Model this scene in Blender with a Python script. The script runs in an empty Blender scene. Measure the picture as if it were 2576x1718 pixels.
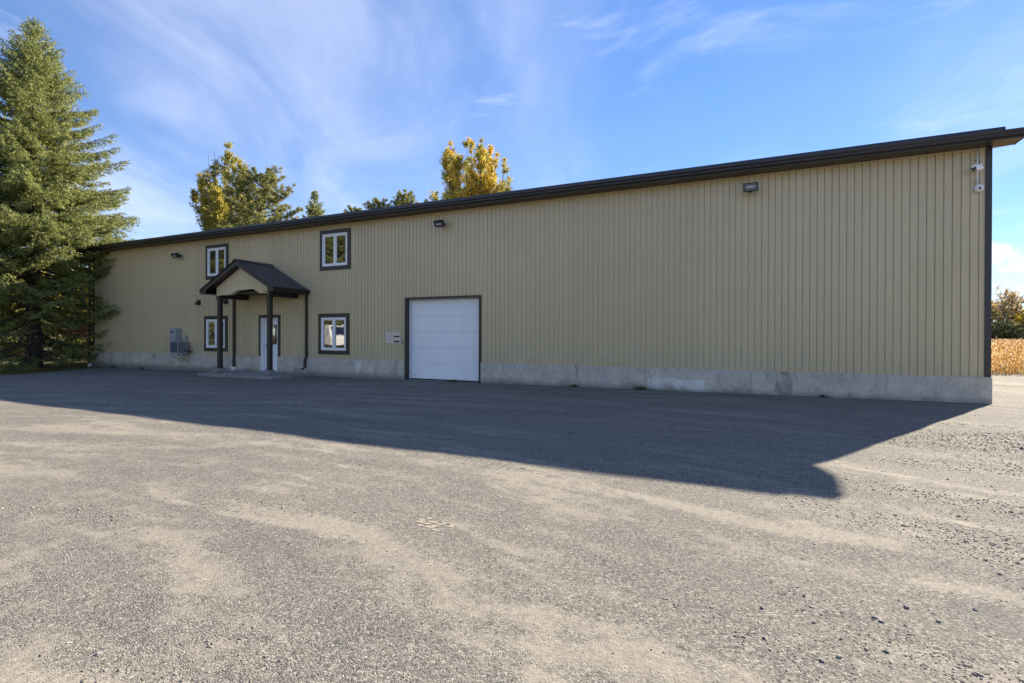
import bpy, math, random
import numpy as np
from mathutils import Vector, Matrix

SC = bpy.context.scene
COL = SC.collection
rad = math.radians

# ------------------------------------------------------------------ camera
cam_d = bpy.data.cameras.new('camera')
cam = bpy.data.objects.new('camera', cam_d)
COL.objects.link(cam)
CAM = Vector((-4.584, -14.513, 1.463))
YAW, PITCH, ROLL = -0.4431, -0.0033, 0.0029
_f = Vector((math.sin(YAW) * math.cos(PITCH), math.cos(YAW) * math.cos(PITCH), math.sin(PITCH)))
_r = Vector((math.cos(YAW), -math.sin(YAW), 0))
_u = _r.cross(_f)
_r2 = _r * math.cos(ROLL) + _u * math.sin(ROLL)
_u2 = _u * math.cos(ROLL) - _r * math.sin(ROLL)
m = Matrix((_r2, _u2, -_f)).transposed().to_4x4()
m.translation = CAM
cam.matrix_world = m
cam_d.sensor_width = 36.0
cam_d.lens = 36.0 * 1291.25 / 2576.0
cam_d.shift_y = -11.9 / 2576.0
cam_d.clip_end = 3000
SC.camera = cam

# ------------------------------------------------------------------ light
SUNV = Vector((0.76, 1.475, 1.0)).normalized()
SUN_EL = math.asin(SUNV.z)
SUN_ROT = math.atan2(SUNV.x, SUNV.y)
SKY_STRENGTH = 0.08
sun_d = bpy.data.lights.new('sun', 'SUN')
sun_d.energy = 4.1
sun_d.angle = rad(0.53)
sun_d.color = (1.0, 0.89, 0.73)
sun = bpy.data.objects.new('sun', sun_d)
sun.rotation_euler = SUNV.to_track_quat('Z', 'Y').to_euler()
sun.location = (20, 40, 40)
COL.objects.link(sun)

SC.view_settings.view_transform = 'Standard'
SC.view_settings.look = 'None'
SC.view_settings.gamma = 1
SC.view_settings.exposure = 1.85
SC.view_settings.use_curve_mapping = False


class NT:
    """small helper round a node tree"""
    def __init__(s, tree):
        s.t = tree
        s.t.nodes.clear()

    def n(s, typ, ins=None, **props):
        nd = s.t.nodes.new(typ)
        for k, v in props.items():
            setattr(nd, k, v)
        for k, v in (ins or {}).items():
            sock = nd.inputs[k]
            if isinstance(v, bpy.types.NodeSocket):
                s.t.links.new(v, sock)
            elif isinstance(v, bpy.types.Node):
                s.t.links.new(v.outputs[0], sock)
            else:
                sock.default_value = v
        return nd

    def math(s, op, a, b=0.0, c=0.0, clamp=False):
        nd = s.n('ShaderNodeMath', {0: a, 1: b, 2: c}, operation=op)
        nd.use_clamp = clamp
        return nd.outputs[0]

    def mix(s, fac, a, b, blend='MIX'):
        nd = s.n('ShaderNodeMix', data_type='RGBA', blend_type=blend)
        for i, v in ((0, fac), (6, a), (7, b)):
            if isinstance(v, bpy.types.NodeSocket):
                s.t.links.new(v, nd.inputs[i])
            else:
                nd.inputs[i].default_value = v
        return nd.outputs[2]

    def ramp(s, fac, stops, interp='LINEAR'):
        nd = s.n('ShaderNodeValToRGB', {0: fac})
        cr = nd.color_ramp
        cr.interpolation = interp
        while len(cr.elements) < len(stops):
            cr.elements.new(0.5)
        for e, (p, c) in zip(cr.elements, stops):
            e.position = p
            e.color = c if len(c) == 4 else (*c, 1)
        return nd.outputs[0]

    def smooth(s, v, a, b):
        nd = s.n('ShaderNodeMapRange', {0: v, 1: a, 2: b, 3: 0.0, 4: 1.0}, interpolation_type='SMOOTHSTEP')
        return nd.outputs[0]

    def noise(s, vec, scale, detail=3, rough=0.5, dist=0.0, lac=2.0):
        return s.n('ShaderNodeTexNoise', {'Vector': vec, 'Scale': scale, 'Detail': detail, 'Roughness': rough,
                                          'Distortion': dist, 'Lacunarity': lac}).outputs[0]

    def mapping(s, vec, loc=(0, 0, 0), rot=(0, 0, 0), scale=(1, 1, 1)):
        return s.n('ShaderNodeMapping', {'Vector': vec, 'Location': loc, 'Rotation': rot, 'Scale': scale}).outputs[0]


# ------------------------------------------------------------------ sky
VL, FL, CL = (12.2, 3.3), (9.3, 9.7), (8.6, 5.2, 0.0)
world = bpy.data.worlds.new('World')
SC.world = world
world.use_nodes = True
T = NT(world.node_tree)
tc = T.n('ShaderNodeTexCoord')
dirv = tc.outputs['Generated']
sky = T.n('ShaderNodeTexSky', sky_type='NISHITA')
sky.sun_disc = False
sky.sun_elevation = SUN_EL
sky.sun_rotation = SUN_ROT
sky.air_density = 0.85
sky.dust_density = 0.0
sky.ozone_density = 5.0
sky.altitude = 0
gm = T.n('ShaderNodeGamma', {'Color': sky.outputs[0], 'Gamma': 0.72})
hs = T.n('ShaderNodeHueSaturation', {'Hue': 0.512, 'Saturation': 1.25, 'Value': 1.15, 'Color': gm.outputs[0]})
sep = T.n('ShaderNodeSeparateXYZ', {0: dirv})
zc = T.math('MAXIMUM', sep.outputs[2], 0.0)
den = T.math('ADD', zc, 0.12)
ux = T.math('DIVIDE', sep.outputs[0], den)
uy = T.math('DIVIDE', sep.outputs[1], den)
uv = T.n('ShaderNodeCombineXYZ', {0: ux, 1: uy, 2: 0.0}).outputs[0]
# high thin cirrus: large veils x fine streaks, combed along one wind direction
WIND = math.atan2(0.93, -0.37)


def combed(vec, stretch, across, loc=(0, 0, 0), turn=0.0):
    v = T.mapping(vec, rot=(0, 0, -(WIND + turn)))
    return T.mapping(v, loc=loc, scale=(stretch, across, 1))


veil = T.noise(combed(uv, 0.55, 0.9, (VL[0], VL[1], 0)), 0.85, 4, 0.5, 0.5)
veil = T.smooth(veil, 0.34, 0.68)
strk = T.noise(combed(uv, 0.75, 1.3, (1.3, 7.7, 0), 0.15), 1.5, 9, 0.60, 0.55)
strk = T.smooth(strk, 0.30, 0.74)
cirrus = T.math('MULTIPLY', veil, T.math('ADD', T.math('MULTIPLY', strk, 0.62), 0.22))
fine = T.noise(T.mapping(dirv, loc=(FL[0], FL[1], 0), scale=(1, 1, 4.2)), 2.6, 8, 0.58, 0.5)
fine = T.math('MULTIPLY', T.smooth(fine, 0.50, 0.76), 0.72)
cirrus = T.math('MAXIMUM', cirrus, fine)
cirrus = T.math('MULTIPLY', cirrus, T.smooth(sep.outputs[2], 0.02, 0.20))
# low heaped clouds round the horizon
cn = T.noise(T.mapping(dirv, loc=CL, scale=(1, 1, 1.7)), 6.5, 8, 0.54, 0.1)
band = T.math('MULTIPLY', T.smooth(sep.outputs[2], 0.0, 0.05), T.math('SUBTRACT', 1.0, T.smooth(sep.outputs[2], 0.10, 0.21)))
cum = T.smooth(T.math('ADD', cn, T.math('MULTIPLY', band, 0.12)), 0.61, 0.70)
cum = T.math('MULTIPLY', cum, band)
sky_col = hs.outputs[0]
c1 = T.mix(T.math('MULTIPLY', cirrus, 0.58), sky_col, (3.8, 4.05, 4.8, 1))
c2 = T.mix(T.math('MULTIPLY', cum, 0.8), c1, (4.3, 4.2, 4.3, 1))
bg = T.n('ShaderNodeBackground', {'Color': c2, 'Strength': SKY_STRENGTH})
T.n('ShaderNodeOutputWorld', {'Surface': bg.outputs[0]})


# ------------------------------------------------------------------ materials
def new_mat(name):
    mt = bpy.data.materials.new(name)
    mt.use_nodes = True
    t = NT(mt.node_tree)
    out = t.n('ShaderNodeOutputMaterial')
    return mt, t, out


def principled(t, out, **kw):
    ins = {k.replace('_', ' '): v for k, v in kw.items()}
    b = t.n('ShaderNodeBsdfPrincipled', ins)
    t.t.links.new(b.outputs[0], out.inputs[0])
    return b


def c4(c):
    return (*c, 1.0)


def paint_mat(name, col, rough=0.45, var=0.10, scale=3.0, spec=0.5, bump=0.0, metal=0.0):
    mt, t, out = new_mat(name)
    pos = t.n('ShaderNodeNewGeometry').outputs['Position']
    n1 = t.noise(pos, scale, 5, 0.6)
    n2 = t.noise(t.mapping(pos, scale=(1, 1, 0.12)), scale * 4, 4, 0.6)
    v = t.math('ADD', t.math('MULTIPLY', n1, 0.6), t.math('MULTIPLY', n2, 0.4))
    lo = tuple(x * (1 - var) for x in col)
    hi = tuple(x * (1 + var) for x in col)
    c = t.ramp(v, [(0.3, lo), (0.7, hi)])
    r = t.math('ADD', t.math('MULTIPLY', n1, 0.16), rough - 0.08)
    kw = dict(Base_Color=c, Roughness=r, Specular_IOR_Level=spec, Metallic=metal)
    b = principled(t, out, **kw)
    if bump:
        nb = t.noise(pos, 60, 3)
        bp = t.n('ShaderNodeBump', {'Strength': bump, 'Distance': 0.004, 'Height': nb})
        t.t.links.new(bp.outputs[0], b.inputs['Normal'])
    return mt


def siding_mat():
    mt, t, out = new_mat('siding_paint')
    pos = t.n('ShaderNodeNewGeometry').outputs['Position']
    oi = t.n('ShaderNodeObjectInfo').outputs['Random']
    big = t.noise(pos, 0.45, 3, 0.5)
    strk = t.noise(t.mapping(pos, scale=(6, 6, 0.25)), 2.0, 4, 0.6)
    v = t.math('ADD', t.math('MULTIPLY', big, 0.45), t.math('MULTIPLY', strk, 0.4))
    v = t.math('ADD', v, t.math('MULTIPLY', oi, 0.22))
    c = t.ramp(v, [(0.25, (0.535, 0.43, 0.255)), (0.75, (0.625, 0.51, 0.31))])
    # thin dust splash above the foundation
    sp = t.n('ShaderNodeSeparateXYZ', {0: pos})
    ds = t.math('SUBTRACT', 1.0, t.smooth(sp.outputs[2], 0.55, 1.35))
    ds = t.math('MULTIPLY', ds, t.smooth(t.noise(pos, 3.5, 6, 0.65), 0.42, 0.72))
    c = t.mix(t.math('MULTIPLY', ds, 0.4), c, (0.42, 0.35, 0.26, 1))
    oc = t.noise(pos, 1.4, 2, 0.5)
    bp = t.n('ShaderNodeBump', {'Strength': 0.45, 'Distance': 0.012, 'Height': oc})
    b = principled(t, out, Base_Color=c, Roughness=0.30, Specular_IOR_Level=0.5)
    t.t.links.new(bp.outputs[0], b.inputs['Normal'])
    return mt


def concrete_mat(name='concrete', base=(0.56, 0.50, 0.415), stain=True):
    mt, t, out = new_mat(name)
    pos = t.n('ShaderNodeNewGeometry').outputs['Position']
    sp = t.n('ShaderNodeSeparateXYZ', {0: pos})
    n1 = t.noise(pos, 1.6, 8, 0.68, 0.5)
    n2 = t.noise(pos, 14, 5, 0.65)
    v = t.math('ADD', t.math('MULTIPLY', n1, 0.65), t.math('MULTIPLY', n2, 0.35))
    c = t.ramp(v, [(0.3, tuple(x * 0.62 for x in base)), (0.52, base), (0.70, tuple(min(0.8, x * 1.3) for x in base))])
    if stain:
        s = t.noise(t.mapping(pos, scale=(1.0, 1.0, 0.22)), 2.4, 7, 0.68, 0.5)
        s = t.smooth(s, 0.54, 0.70)
        c = t.mix(t.math('MULTIPLY', s, 0.72), c, (0.19, 0.165, 0.13, 1))
        w = t.noise(t.mapping(pos, loc=(9, 0, 0), scale=(1.0, 1.0, 0.14)), 3.5, 5, 0.7)
        c = t.mix(t.math('MULTIPLY', t.smooth(w, 0.58, 0.72), 0.4), c, (0.50, 0.50, 0.49, 1))
        # splashed dirt and algae along the foot
        foot = t.math('SUBTRACT', 1.0, t.smooth(t.math('ADD', sp.outputs[2], t.math('MULTIPLY', n1, 0.30)), 0.04, 0.34))
        c = t.mix(t.math('MULTIPLY', foot, 0.75), c, (0.13, 0.135, 0.115, 1))
    b = principled(t, out, Base_Color=c, Roughness=0.88, Specular_IOR_Level=0.3)
    bp = t.n('ShaderNodeBump', {'Strength': 0.5, 'Distance': 0.006, 'Height': v})
    t.t.links.new(bp.outputs[0], b.inputs['Normal'])
    return mt


def gravel_mat():
    mt, t, out = new_mat('gravel')
    pos = t.n('ShaderNodeNewGeometry').outputs['Position']
    wob = t.n('ShaderNodeTexNoise', {'Vector': pos, 'Scale': 0.35, 'Detail': 3.0})
    warp = t.n('ShaderNodeVectorMath', {0: wob.outputs['Color'], 1: (0.5, 0.5, 0.5)}, operation='SUBTRACT')
    warp = t.n('ShaderNodeVectorMath', {0: warp.outputs[0], 3: 1.3}, operation='SCALE')
    wp = t.n('ShaderNodeVectorMath', {0: pos, 1: warp.outputs[0]}, operation='ADD').outputs[0]

    def polar(cx, cy, k):
        """coordinates along and across the arcs that vehicles drive when they swing round the yard"""
        rel = t.n('ShaderNodeVectorMath', {0: wp, 1: (cx, cy, 0)}, operation='SUBTRACT').outputs[0]
        sp = t.n('ShaderNodeSeparateXYZ', {0: rel})
        r = t.math('SQRT', t.math('ADD', t.math('MULTIPLY', sp.outputs[0], sp.outputs[0]), t.math('MULTIPLY', sp.outputs[1], sp.outputs[1])))
        th = t.math('MULTIPLY', t.math('ARCTAN2', sp.outputs[1], sp.outputs[0]), k)
        return r, th
    r, th = polar(-9.0, -24.5, 15.0)
    pc = t.n('ShaderNodeCombineXYZ', {0: t.math('MULTIPLY', th, 0.24), 1: r, 2: 0.0}).outputs[0]
    r2, th2 = polar(-11.0, -33.0, 22.0)
    pc2 = t.n('ShaderNodeCombineXYZ', {0: t.math('MULTIPLY', th2, 0.22), 1: r2, 2: 3.0}).outputs[0]
    st = t.noise(pc, 1.7, 8, 0.66, 0.3)
    st2 = t.noise(pc2, 2.9, 7, 0.66, 0.3)
    dust = t.math('ADD', t.math('MULTIPLY', st, 0.6), t.math('MULTIPLY', st2, 0.4))
    dust = t.math('ADD', dust, t.math('MULTIPLY', t.math('SUBTRACT', t.noise(pos, 4.2, 9, 0.78), 0.5), 0.42))
    # packed wheel paths
    trk = None
    for R0, ph in ((11.3, 0.0), (13.0, 1.3), (15.2, 2.1), (16.8, 3.3)):
        d = t.math('ABSOLUTE', t.math('SUBTRACT', r, R0))
        a = t.math('SUBTRACT', 1.0, t.smooth(d, 0.06, 0.24))
        fade = t.smooth(t.noise(t.mapping(pc, loc=(ph * 7, ph * 3, 0)), 0.55, 3, 0.5), 0.42, 0.6)
        a = t.math('MULTIPLY', a, fade)
        trk = a if trk is None else t.math('MAXIMUM', trk, a)
    # tread ribs across the wheel paths
    tread = t.math('MULTIPLY', t.math('ADD', t.math('SINE', t.math('ADD', t.math('MULTIPLY', th, 62.0), t.math('MULTIPLY', t.noise(pos, 3.0, 3, 0.6), 14.0))), 1.0), 0.5)
    dust = t.math('ADD', dust, t.math('MULTIPLY', trk, 0.10))
    dustm = t.smooth(dust, 0.49, 0.62)
    darkm = t.math('SUBTRACT', 1.0, t.smooth(dust, 0.33, 0.48))
    # aggregate
    va = t.n('ShaderNodeTexVoronoi', {'Vector': pos, 'Scale': 150.0})
    vb = t.n('ShaderNodeTexVoronoi', {'Vector': pos, 'Scale': 70.0})
    ra = t.n('ShaderNodeSeparateColor', {0: va.outputs['Color']})
    rb = t.n('ShaderNodeSeparateColor', {0: vb.outputs['Color']})
    agg = t.ramp(ra.outputs[0], [(0.0, (0.036, 0.035, 0.032)), (0.22, (0.105, 0.100, 0.090)), (0.6, (0.165, 0.157, 0.140)),
                                 (0.85, (0.235, 0.217, 0.185)), (1.0, (0.36, 0.34, 0.30))])
    agb = t.ramp(rb.outputs[1], [(0.0, (0.050, 0.050, 0.048)), (0.5, (0.165, 0.155, 0.137)), (1.0, (0.33, 0.31, 0.27))])
    grit = t.mix(t.smooth(rb.outputs[0], 0.62, 0.66), agg, agb)
    n3 = t.noise(pos, 28, 5, 0.75)
    tan = t.ramp(n3, [(0.3, (0.185, 0.166, 0.135)), (0.5, (0.255, 0.230, 0.188)), (0.7, (0.330, 0.300, 0.248))])
    c = t.mix(t.math('ADD', t.math('MULTIPLY', dustm, 0.66), 0.14), grit, tan)
    c = t.mix(t.math('MULTIPLY', darkm, 0.42), c, (0.078, 0.079, 0.078, 1))
    big = t.noise(pos, 0.12, 3, 0.5)
    c = t.mix(t.math('MULTIPLY', t.smooth(big, 0.4, 0.65), 0.20), c, (0.105, 0.10, 0.092, 1))
    b = principled(t, out, Base_Color=c, Roughness=0.93, Specular_IOR_Level=0.2)
    hgt = t.math('ADD', t.math('MULTIPLY', va.outputs[0], -0.5), t.math('MULTIPLY', vb.outputs[0], -0.4))
    hgt = t.math('ADD', hgt, t.math('MULTIPLY', t.noise(pos, 38, 6, 0.72), 0.8))
    hgt = t.math('ADD', hgt, t.math('MULTIPLY', t.math('MULTIPLY', trk, tread), 0.7))
    stg = t.math('SUBTRACT', 0.9, t.math('MULTIPLY', dustm, 0.45))
    bp = t.n('ShaderNodeBump', {'Strength': stg, 'Distance': 0.010, 'Height': hgt})
    t.t.links.new(bp.outputs[0], b.inputs['Normal'])
    return mt


def soil_mat():
    mt, t, out = new_mat('meadow_soil')
    pos = t.n('ShaderNodeNewGeometry').outputs['Position']
    n1 = t.noise(pos, 0.6, 6, 0.6)
    n2 = t.noise(pos, 9, 5, 0.7)
    v = t.math('ADD', t.math('MULTIPLY', n1, 0.5), t.math('MULTIPLY', n2, 0.5))
    c = t.ramp(v, [(0.3, (0.045, 0.050, 0.022)), (0.5, (0.095, 0.090, 0.040)), (0.7, (0.19, 0.155, 0.075))])
    b = principled(t, out, Base_Color=c, Roughness=0.95, Specular_IOR_Level=0.15)
    bp = t.n('ShaderNodeBump', {'Strength': 0.8, 'Distance': 0.05, 'Height': n2})
    t.t.links.new(bp.outputs[0], b.inputs['Normal'])
    return mt


def leaf_mat(name, trans=0.35, rough=0.55):
    """colour comes from the per-leaf attribute Col"""
    mt, t, out = new_mat(name)
    at = t.n('ShaderNodeAttribute', attribute_name='Col')
    b = t.n('ShaderNodeBsdfPrincipled', {'Base Color': at.outputs['Color'], 'Roughness': rough, 'Specular IOR Level': 0.3})
    tr = t.n('ShaderNodeBsdfTranslucent', {'Color': at.outputs['Color']})
    mx = t.n('ShaderNodeMixShader', {0: trans, 1: b.outputs[0], 2: tr.outputs[0]})
    t.t.links.new(mx.outputs[0], out.inputs[0])
    return mt


def stone_mat():
    mt, t, out = new_mat('loose_stone')
    at = t.n('ShaderNodeAttribute', attribute_name='Col')
    pos = t.n('ShaderNodeNewGeometry').outputs['Position']
    n = t.noise(pos, 120, 3, 0.6)
    c = t.mix(t.math('MULTIPLY', n, 0.6), at.outputs['Color'], (0.22, 0.19, 0.15, 1))
    principled(t, out, Base_Color=c, Roughness=0.85, Specular_IOR_Level=0.3)
    return mt


def bark_mat(name, a, b_):
    mt, t, out = new_mat(name)
    pos = t.n('ShaderNodeNewGeometry').outputs['Position']
    n = t.noise(t.mapping(pos, scale=(1, 1, 0.25)), 14, 5, 0.7, 0.4)
    c = t.ramp(n, [(0.35, a), (0.65, b_)])
    b = principled(t, out, Base_Color=c, Roughness=0.95, Specular_IOR_Level=0.15)
    bp = t.n('ShaderNodeBump', {'Strength': 0.9, 'Distance': 0.03, 'Height': n})
    t.t.links.new(bp.outputs[0], b.inputs['Normal'])
    return mt


def glass_mat():
    mt, t, out = new_mat('window_glass')
    pos = t.n('ShaderNodeNewGeometry').outputs['Position']
    n = t.noise(pos, 2.2, 2, 0.5)
    b = principled(t, out, Base_Color=(0.012, 0.014, 0.016, 1), Roughness=0.02, IOR=2.9, Specular_IOR_Level=0.5)
    bp = t.n('ShaderNodeBump', {'Strength': 0.12, 'Distance': 0.012, 'Height': n})
    t.t.links.new(bp.outputs[0], b.inputs['Normal'])
    return mt


def print_mat():
    mt, t, out = new_mat('faded_print')
    pos = t.n('ShaderNodeNewGeometry').outputs['Position']
    n = t.noise(pos, 7, 4, 0.6, 0.5)
    c = t.ramp(n, [(0.3, (0.60, 0.57, 0.55)), (0.45, (0.70, 0.57, 0.51)), (0.58, (0.68, 0.58, 0.44)), (0.72, (0.70, 0.63, 0.54))])
    principled(t, out, Base_Color=c, Roughness=0.6)
    return mt


M = {}
M['siding'] = siding_mat()
M['brown'] = paint_mat('brown_metal', (0.034, 0.027, 0.025), 0.38, 0.15, 2.0)
M['roof'] = paint_mat('roof_metal', (0.040, 0.036, 0.040), 0.34, 0.15, 1.2)
M['concrete'] = concrete_mat()
M['patch'] = concrete_mat('patch_mortar', (0.68, 0.635, 0.56), True)
M['slab'] = concrete_mat('slab_concrete', (0.30, 0.29, 0.27), False)
M['white'] = paint_mat('white_vinyl', (0.85, 0.85, 0.84), 0.42, 0.03, 3)
M['door_white'] = paint_mat('white_steel', (0.90, 0.90, 0.90), 0.48, 0.04, 1.3, bump=0.15)
M['black'] = paint_mat('black_plastic', (0.018, 0.019, 0.021), 0.45, 0.2, 5)
M['glass'] = glass_mat()
M['lens'] = paint_mat('lamp_glass', (0.14, 0.15, 0.16), 0.15, 0.1, 12)
M['grey_box'] = paint_mat('grey_enamel', (0.33, 0.35, 0.36), 0.5, 0.08, 4)
M['fin'] = paint_mat('condenser_fins', (0.07, 0.10, 0.14), 0.5, 0.2, 6)
M['steel'] = paint_mat('galvanised', (0.42, 0.43, 0.44), 0.45, 0.12, 6, metal=0.4)
M['beige'] = paint_mat('beige_board', (0.70, 0.60, 0.49), 0.6, 0.06, 6)
M['print'] = print_mat()
M['gravel'] = gravel_mat()
M['soil'] = soil_mat()
M['stone'] = stone_mat()
M['needle'] = leaf_mat('needles', 0.38, 0.6)
M['leaf'] = leaf_mat('leaves', 0.45, 0.5)
M['corn'] = leaf_mat('dry_corn', 0.40, 0.6)
M['grass'] = leaf_mat('grass_blades', 0.35, 0.6)
M['bark'] = bark_mat('conifer_bark', (0.040, 0.032, 0.028), (0.13, 0.11, 0.095))
M['bark_pale'] = bark_mat('grey_bark', (0.10, 0.092, 0.082), (0.26, 0.245, 0.22))
M['tyre'] = paint_mat('tyre_rubber', (0.02, 0.02, 0.02), 0.8, 0.2, 6)
M['van_white'] = paint_mat('van_paint', (0.80, 0.80, 0.80), 0.3, 0.02, 1)


# ------------------------------------------------------------------ mesh helpers
def mesh_np(name, V, F, cols=None, smooth=False):
    """V (n,3), F (m,k) numpy; cols (n,3) optional"""
    V = np.asarray(V, dtype=np.float32)
    F = np.asarray(F, dtype=np.int32)
    me = bpy.data.meshes.new(name)
    me.vertices.add(len(V))
    me.vertices.foreach_set('co', V.ravel())
    k = F.shape[1]
    me.loops.add(F.size)
    me.loops.foreach_set('vertex_index', F.ravel())
    me.polygons.add(len(F))
    me.polygons.foreach_set('loop_start', np.arange(0, F.size, k, dtype=np.int32))
    if smooth:
        me.polygons.foreach_set('use_smooth', np.ones(len(F), dtype=bool))
    if cols is not None:
        at = me.color_attributes.new('Col', 'FLOAT_COLOR', 'POINT')
        cc = np.ones((len(V), 4), dtype=np.float32)
        cc[:, :3] = cols
        at.data.foreach_set('color', cc.ravel())
    me.update(calc_edges=True)
    return me


class MB:
    """collects simple solids into one mesh"""
    def __init__(s):
        s.v, s.f = [], []

    def add(s, verts, faces):
        o = len(s.v)
        s.v += [tuple(p) for p in verts]
        s.f += [tuple(i + o for i in f) for f in faces]
        return s

    def box(s, x0, x1, y0, y1, z0, z1):
        v = [(x, y, z) for z in (z0, z1) for y in (y0, y1) for x in (x0, x1)]
        return s.add(v, [(0, 2, 3, 1), (4, 5, 7, 6), (0, 1, 5, 4), (2, 6, 7, 3), (0, 4, 6, 2), (1, 3, 7, 5)])

    def cbox(s, x0, x1, y0, y1, z0, z1, b=0.006):
        """box with its vertical and horizontal front edges chamfered"""
        b = min(b, (x1 - x0) * 0.4, (z1 - z0) * 0.4, (y1 - y0) * 0.4)
        rings = []
        for y, e in ((y0, b), (y0 + b, 0), (y1 - b, 0), (y1, b)):
            rings.append([(x0 + e, y, z0 + e), (x1 - e, y, z0 + e), (x1 - e, y, z1 - e), (x0 + e, y, z1 - e)])
        v = [p for r_ in rings for p in r_]
        f = [(0, 1, 2, 3), (15, 14, 13, 12)]
        for k in range(3):
            for i in range(4):
                a, c = k * 4 + i, k * 4 + (i + 1) % 4
                f.append((a, a + 4, c + 4, c))
        return s.add(v, f)

    def ring(s, x0, x1, z0, z1, w, y0, y1, wb=None):
        wb = w if wb is None else wb
        s.box(x0, x0 + w, y0, y1, z0, z1)
        s.box(x1 - w, x1, y0, y1, z0, z1)
        s.box(x0 + w, x1 - w, y0 + 0.002, y1, z1 - w, z1)
        if wb > 0:
            s.box(x0 + w, x1 - w, y0 + 0.002, y1, z0, z0 + wb)
        return s

    def prism(s, poly, axis, a, b):
        """extrude a polygon of (p,q) pairs along an axis: 'x' -> (y,z), 'y' -> (x,z), 'z' -> (x,y)"""
        def pt(p, t):
            return {'x': (t, p[0], p[1]), 'y': (p[0], t, p[1]), 'z': (p[0], p[1], t)}[axis]
        n = len(poly)
        v = [pt(p, a) for p in poly] + [pt(p, b) for p in poly]
        f = [tuple(range(n))[::-1], tuple(range(n, 2 * n))]
        for i in range(n):
            j = (i + 1) % n
            f.append((i, j, j + n, i + n))
        return s.add(v, f)

    def tube(s, pts, radii, sides=8, cap=True):
        pts = [Vector(p) for p in pts]
        if not hasattr(radii, '__len__'):
            radii = [radii] * len(pts)
        vs, fs = [], []
        for i, p in enumerate(pts):
            d = (pts[min(i + 1, len(pts) - 1)] - pts[max(i - 1, 0)]).normalized()
            up = Vector((0, 0, 1)) if abs(d.z) < 0.9 else Vector((1, 0, 0))
            a = d.cross(up).normalized()
            b = d.cross(a)
            for k in range(sides):
                t = 2 * math.pi * k / sides
                vs.append(p + (a * math.cos(t) + b * math.sin(t)) * radii[i])
        for i in range(len(pts) - 1):
            for k in range(sides):
                k2 = (k + 1) % sides
                fs.append((i * sides + k, i * sides + k2, (i + 1) * sides + k2, (i + 1) * sides + k))
        if cap:
            fs.append(tuple(range(sides))[::-1])
            fs.append(tuple(range((len(pts) - 1) * sides, len(pts) * sides)))
        return s.add(vs, fs)

    def mesh(s, name, smooth=False):
        me = bpy.data.meshes.new(name)
        me.from_pydata(s.v, [], s.f)
        me.update()
        if smooth:
            for p in me.polygons:
                p.use_smooth = True
        import bmesh
        bm = bmesh.new()
        bm.from_mesh(me)
        bmesh.ops.recalc_face_normals(bm, faces=bm.faces)
        bm.to_mesh(me)
        bm.free()
        return me

    def build(s, name, mat, parent=None, smooth=False, label=None):
        return link(name, s.mesh(name, smooth), mat, parent, label)


def link(name, me, mat=None, parent=None, label=None):
    o = bpy.data.objects.new(name, me)
    COL.objects.link(o)
    if mat is not None and not me.materials:
        me.materials.append(mat)
    if parent is not None:
        o.parent = parent
    if label:
        o['label'] = label
    return o


def empty(name, loc=(0, 0, 0), rz=0.0, parent=None):
    o = bpy.data.objects.new(name, None)
    o.location = loc
    o.rotation_euler = (0, 0, rz)
    o.empty_display_size = 0.2
    COL.objects.link(o)
    if parent is not None:
        o.parent = parent
    return o


def tag(o, label=None, cat=None, group=None, kind=None):
    if label:
        o['label'] = label
    if cat:
        o['category'] = cat
    if group:
        o['group'] = group
    if kind:
        o['kind'] = kind
    return o


def copy_tree(o, parent=None):
    c = o.copy()
    COL.objects.link(c)
    c.parent = parent
    for ch in list(o.children):
        copy_tree(ch, c)
    return c


def vnoise(x, y, seed=0):
    """smooth value noise on numpy arrays"""
    xi = np.floor(x).astype(np.int64)
    yi = np.floor(y).astype(np.int64)
    fx, fy = x - xi, y - yi
    fx = fx * fx * (3 - 2 * fx)
    fy = fy * fy * (3 - 2 * fy)

    def h(a, b):
        n = (a * 374761393 + b * 668265263 + seed * 974634777) & 0x7fffffff
        n = ((n ^ (n >> 13)) * 1274126177) & 0x7fffffff
        return ((n ^ (n >> 16)) & 0xffff) / 65535.0
    return (h(xi, yi) * (1 - fx) + h(xi + 1, yi) * fx) * (1 - fy) + (h(xi, yi + 1) * (1 - fx) + h(xi + 1, yi + 1) * fx) * fy


def sstep(a, b, v):
    t = np.clip((v - a) / (b - a), 0, 1)
    return t * t * (3 - 2 * t)


def gz(x, y):
    """ground height"""
    x = np.asarray(x, dtype=np.float64)
    y = np.asarray(y, dtype=np.float64)
    z = -0.0064 * np.clip(-x, 0, 36) * sstep(-11, -2, y)
    z = np.where((x > -60) & (x < 30), z, z)
    return z


def gzn(x, y):
    """yard surface: ruts and low undulation on top of gz"""
    z = gz(x, y)
    und = (vnoise(x * 0.35 + y * 0.08, y * 1.1, 3) - 0.5) * 0.035 + (vnoise(x * 1.1, y * 2.6, 5) - 0.5) * 0.016
    und = und + (vnoise(x * 3.2, y * 5.1, 9) - 0.5) * 0.007
    return z + und * sstep(0.2, 2.5, np.abs(y)) + 0.004


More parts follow.
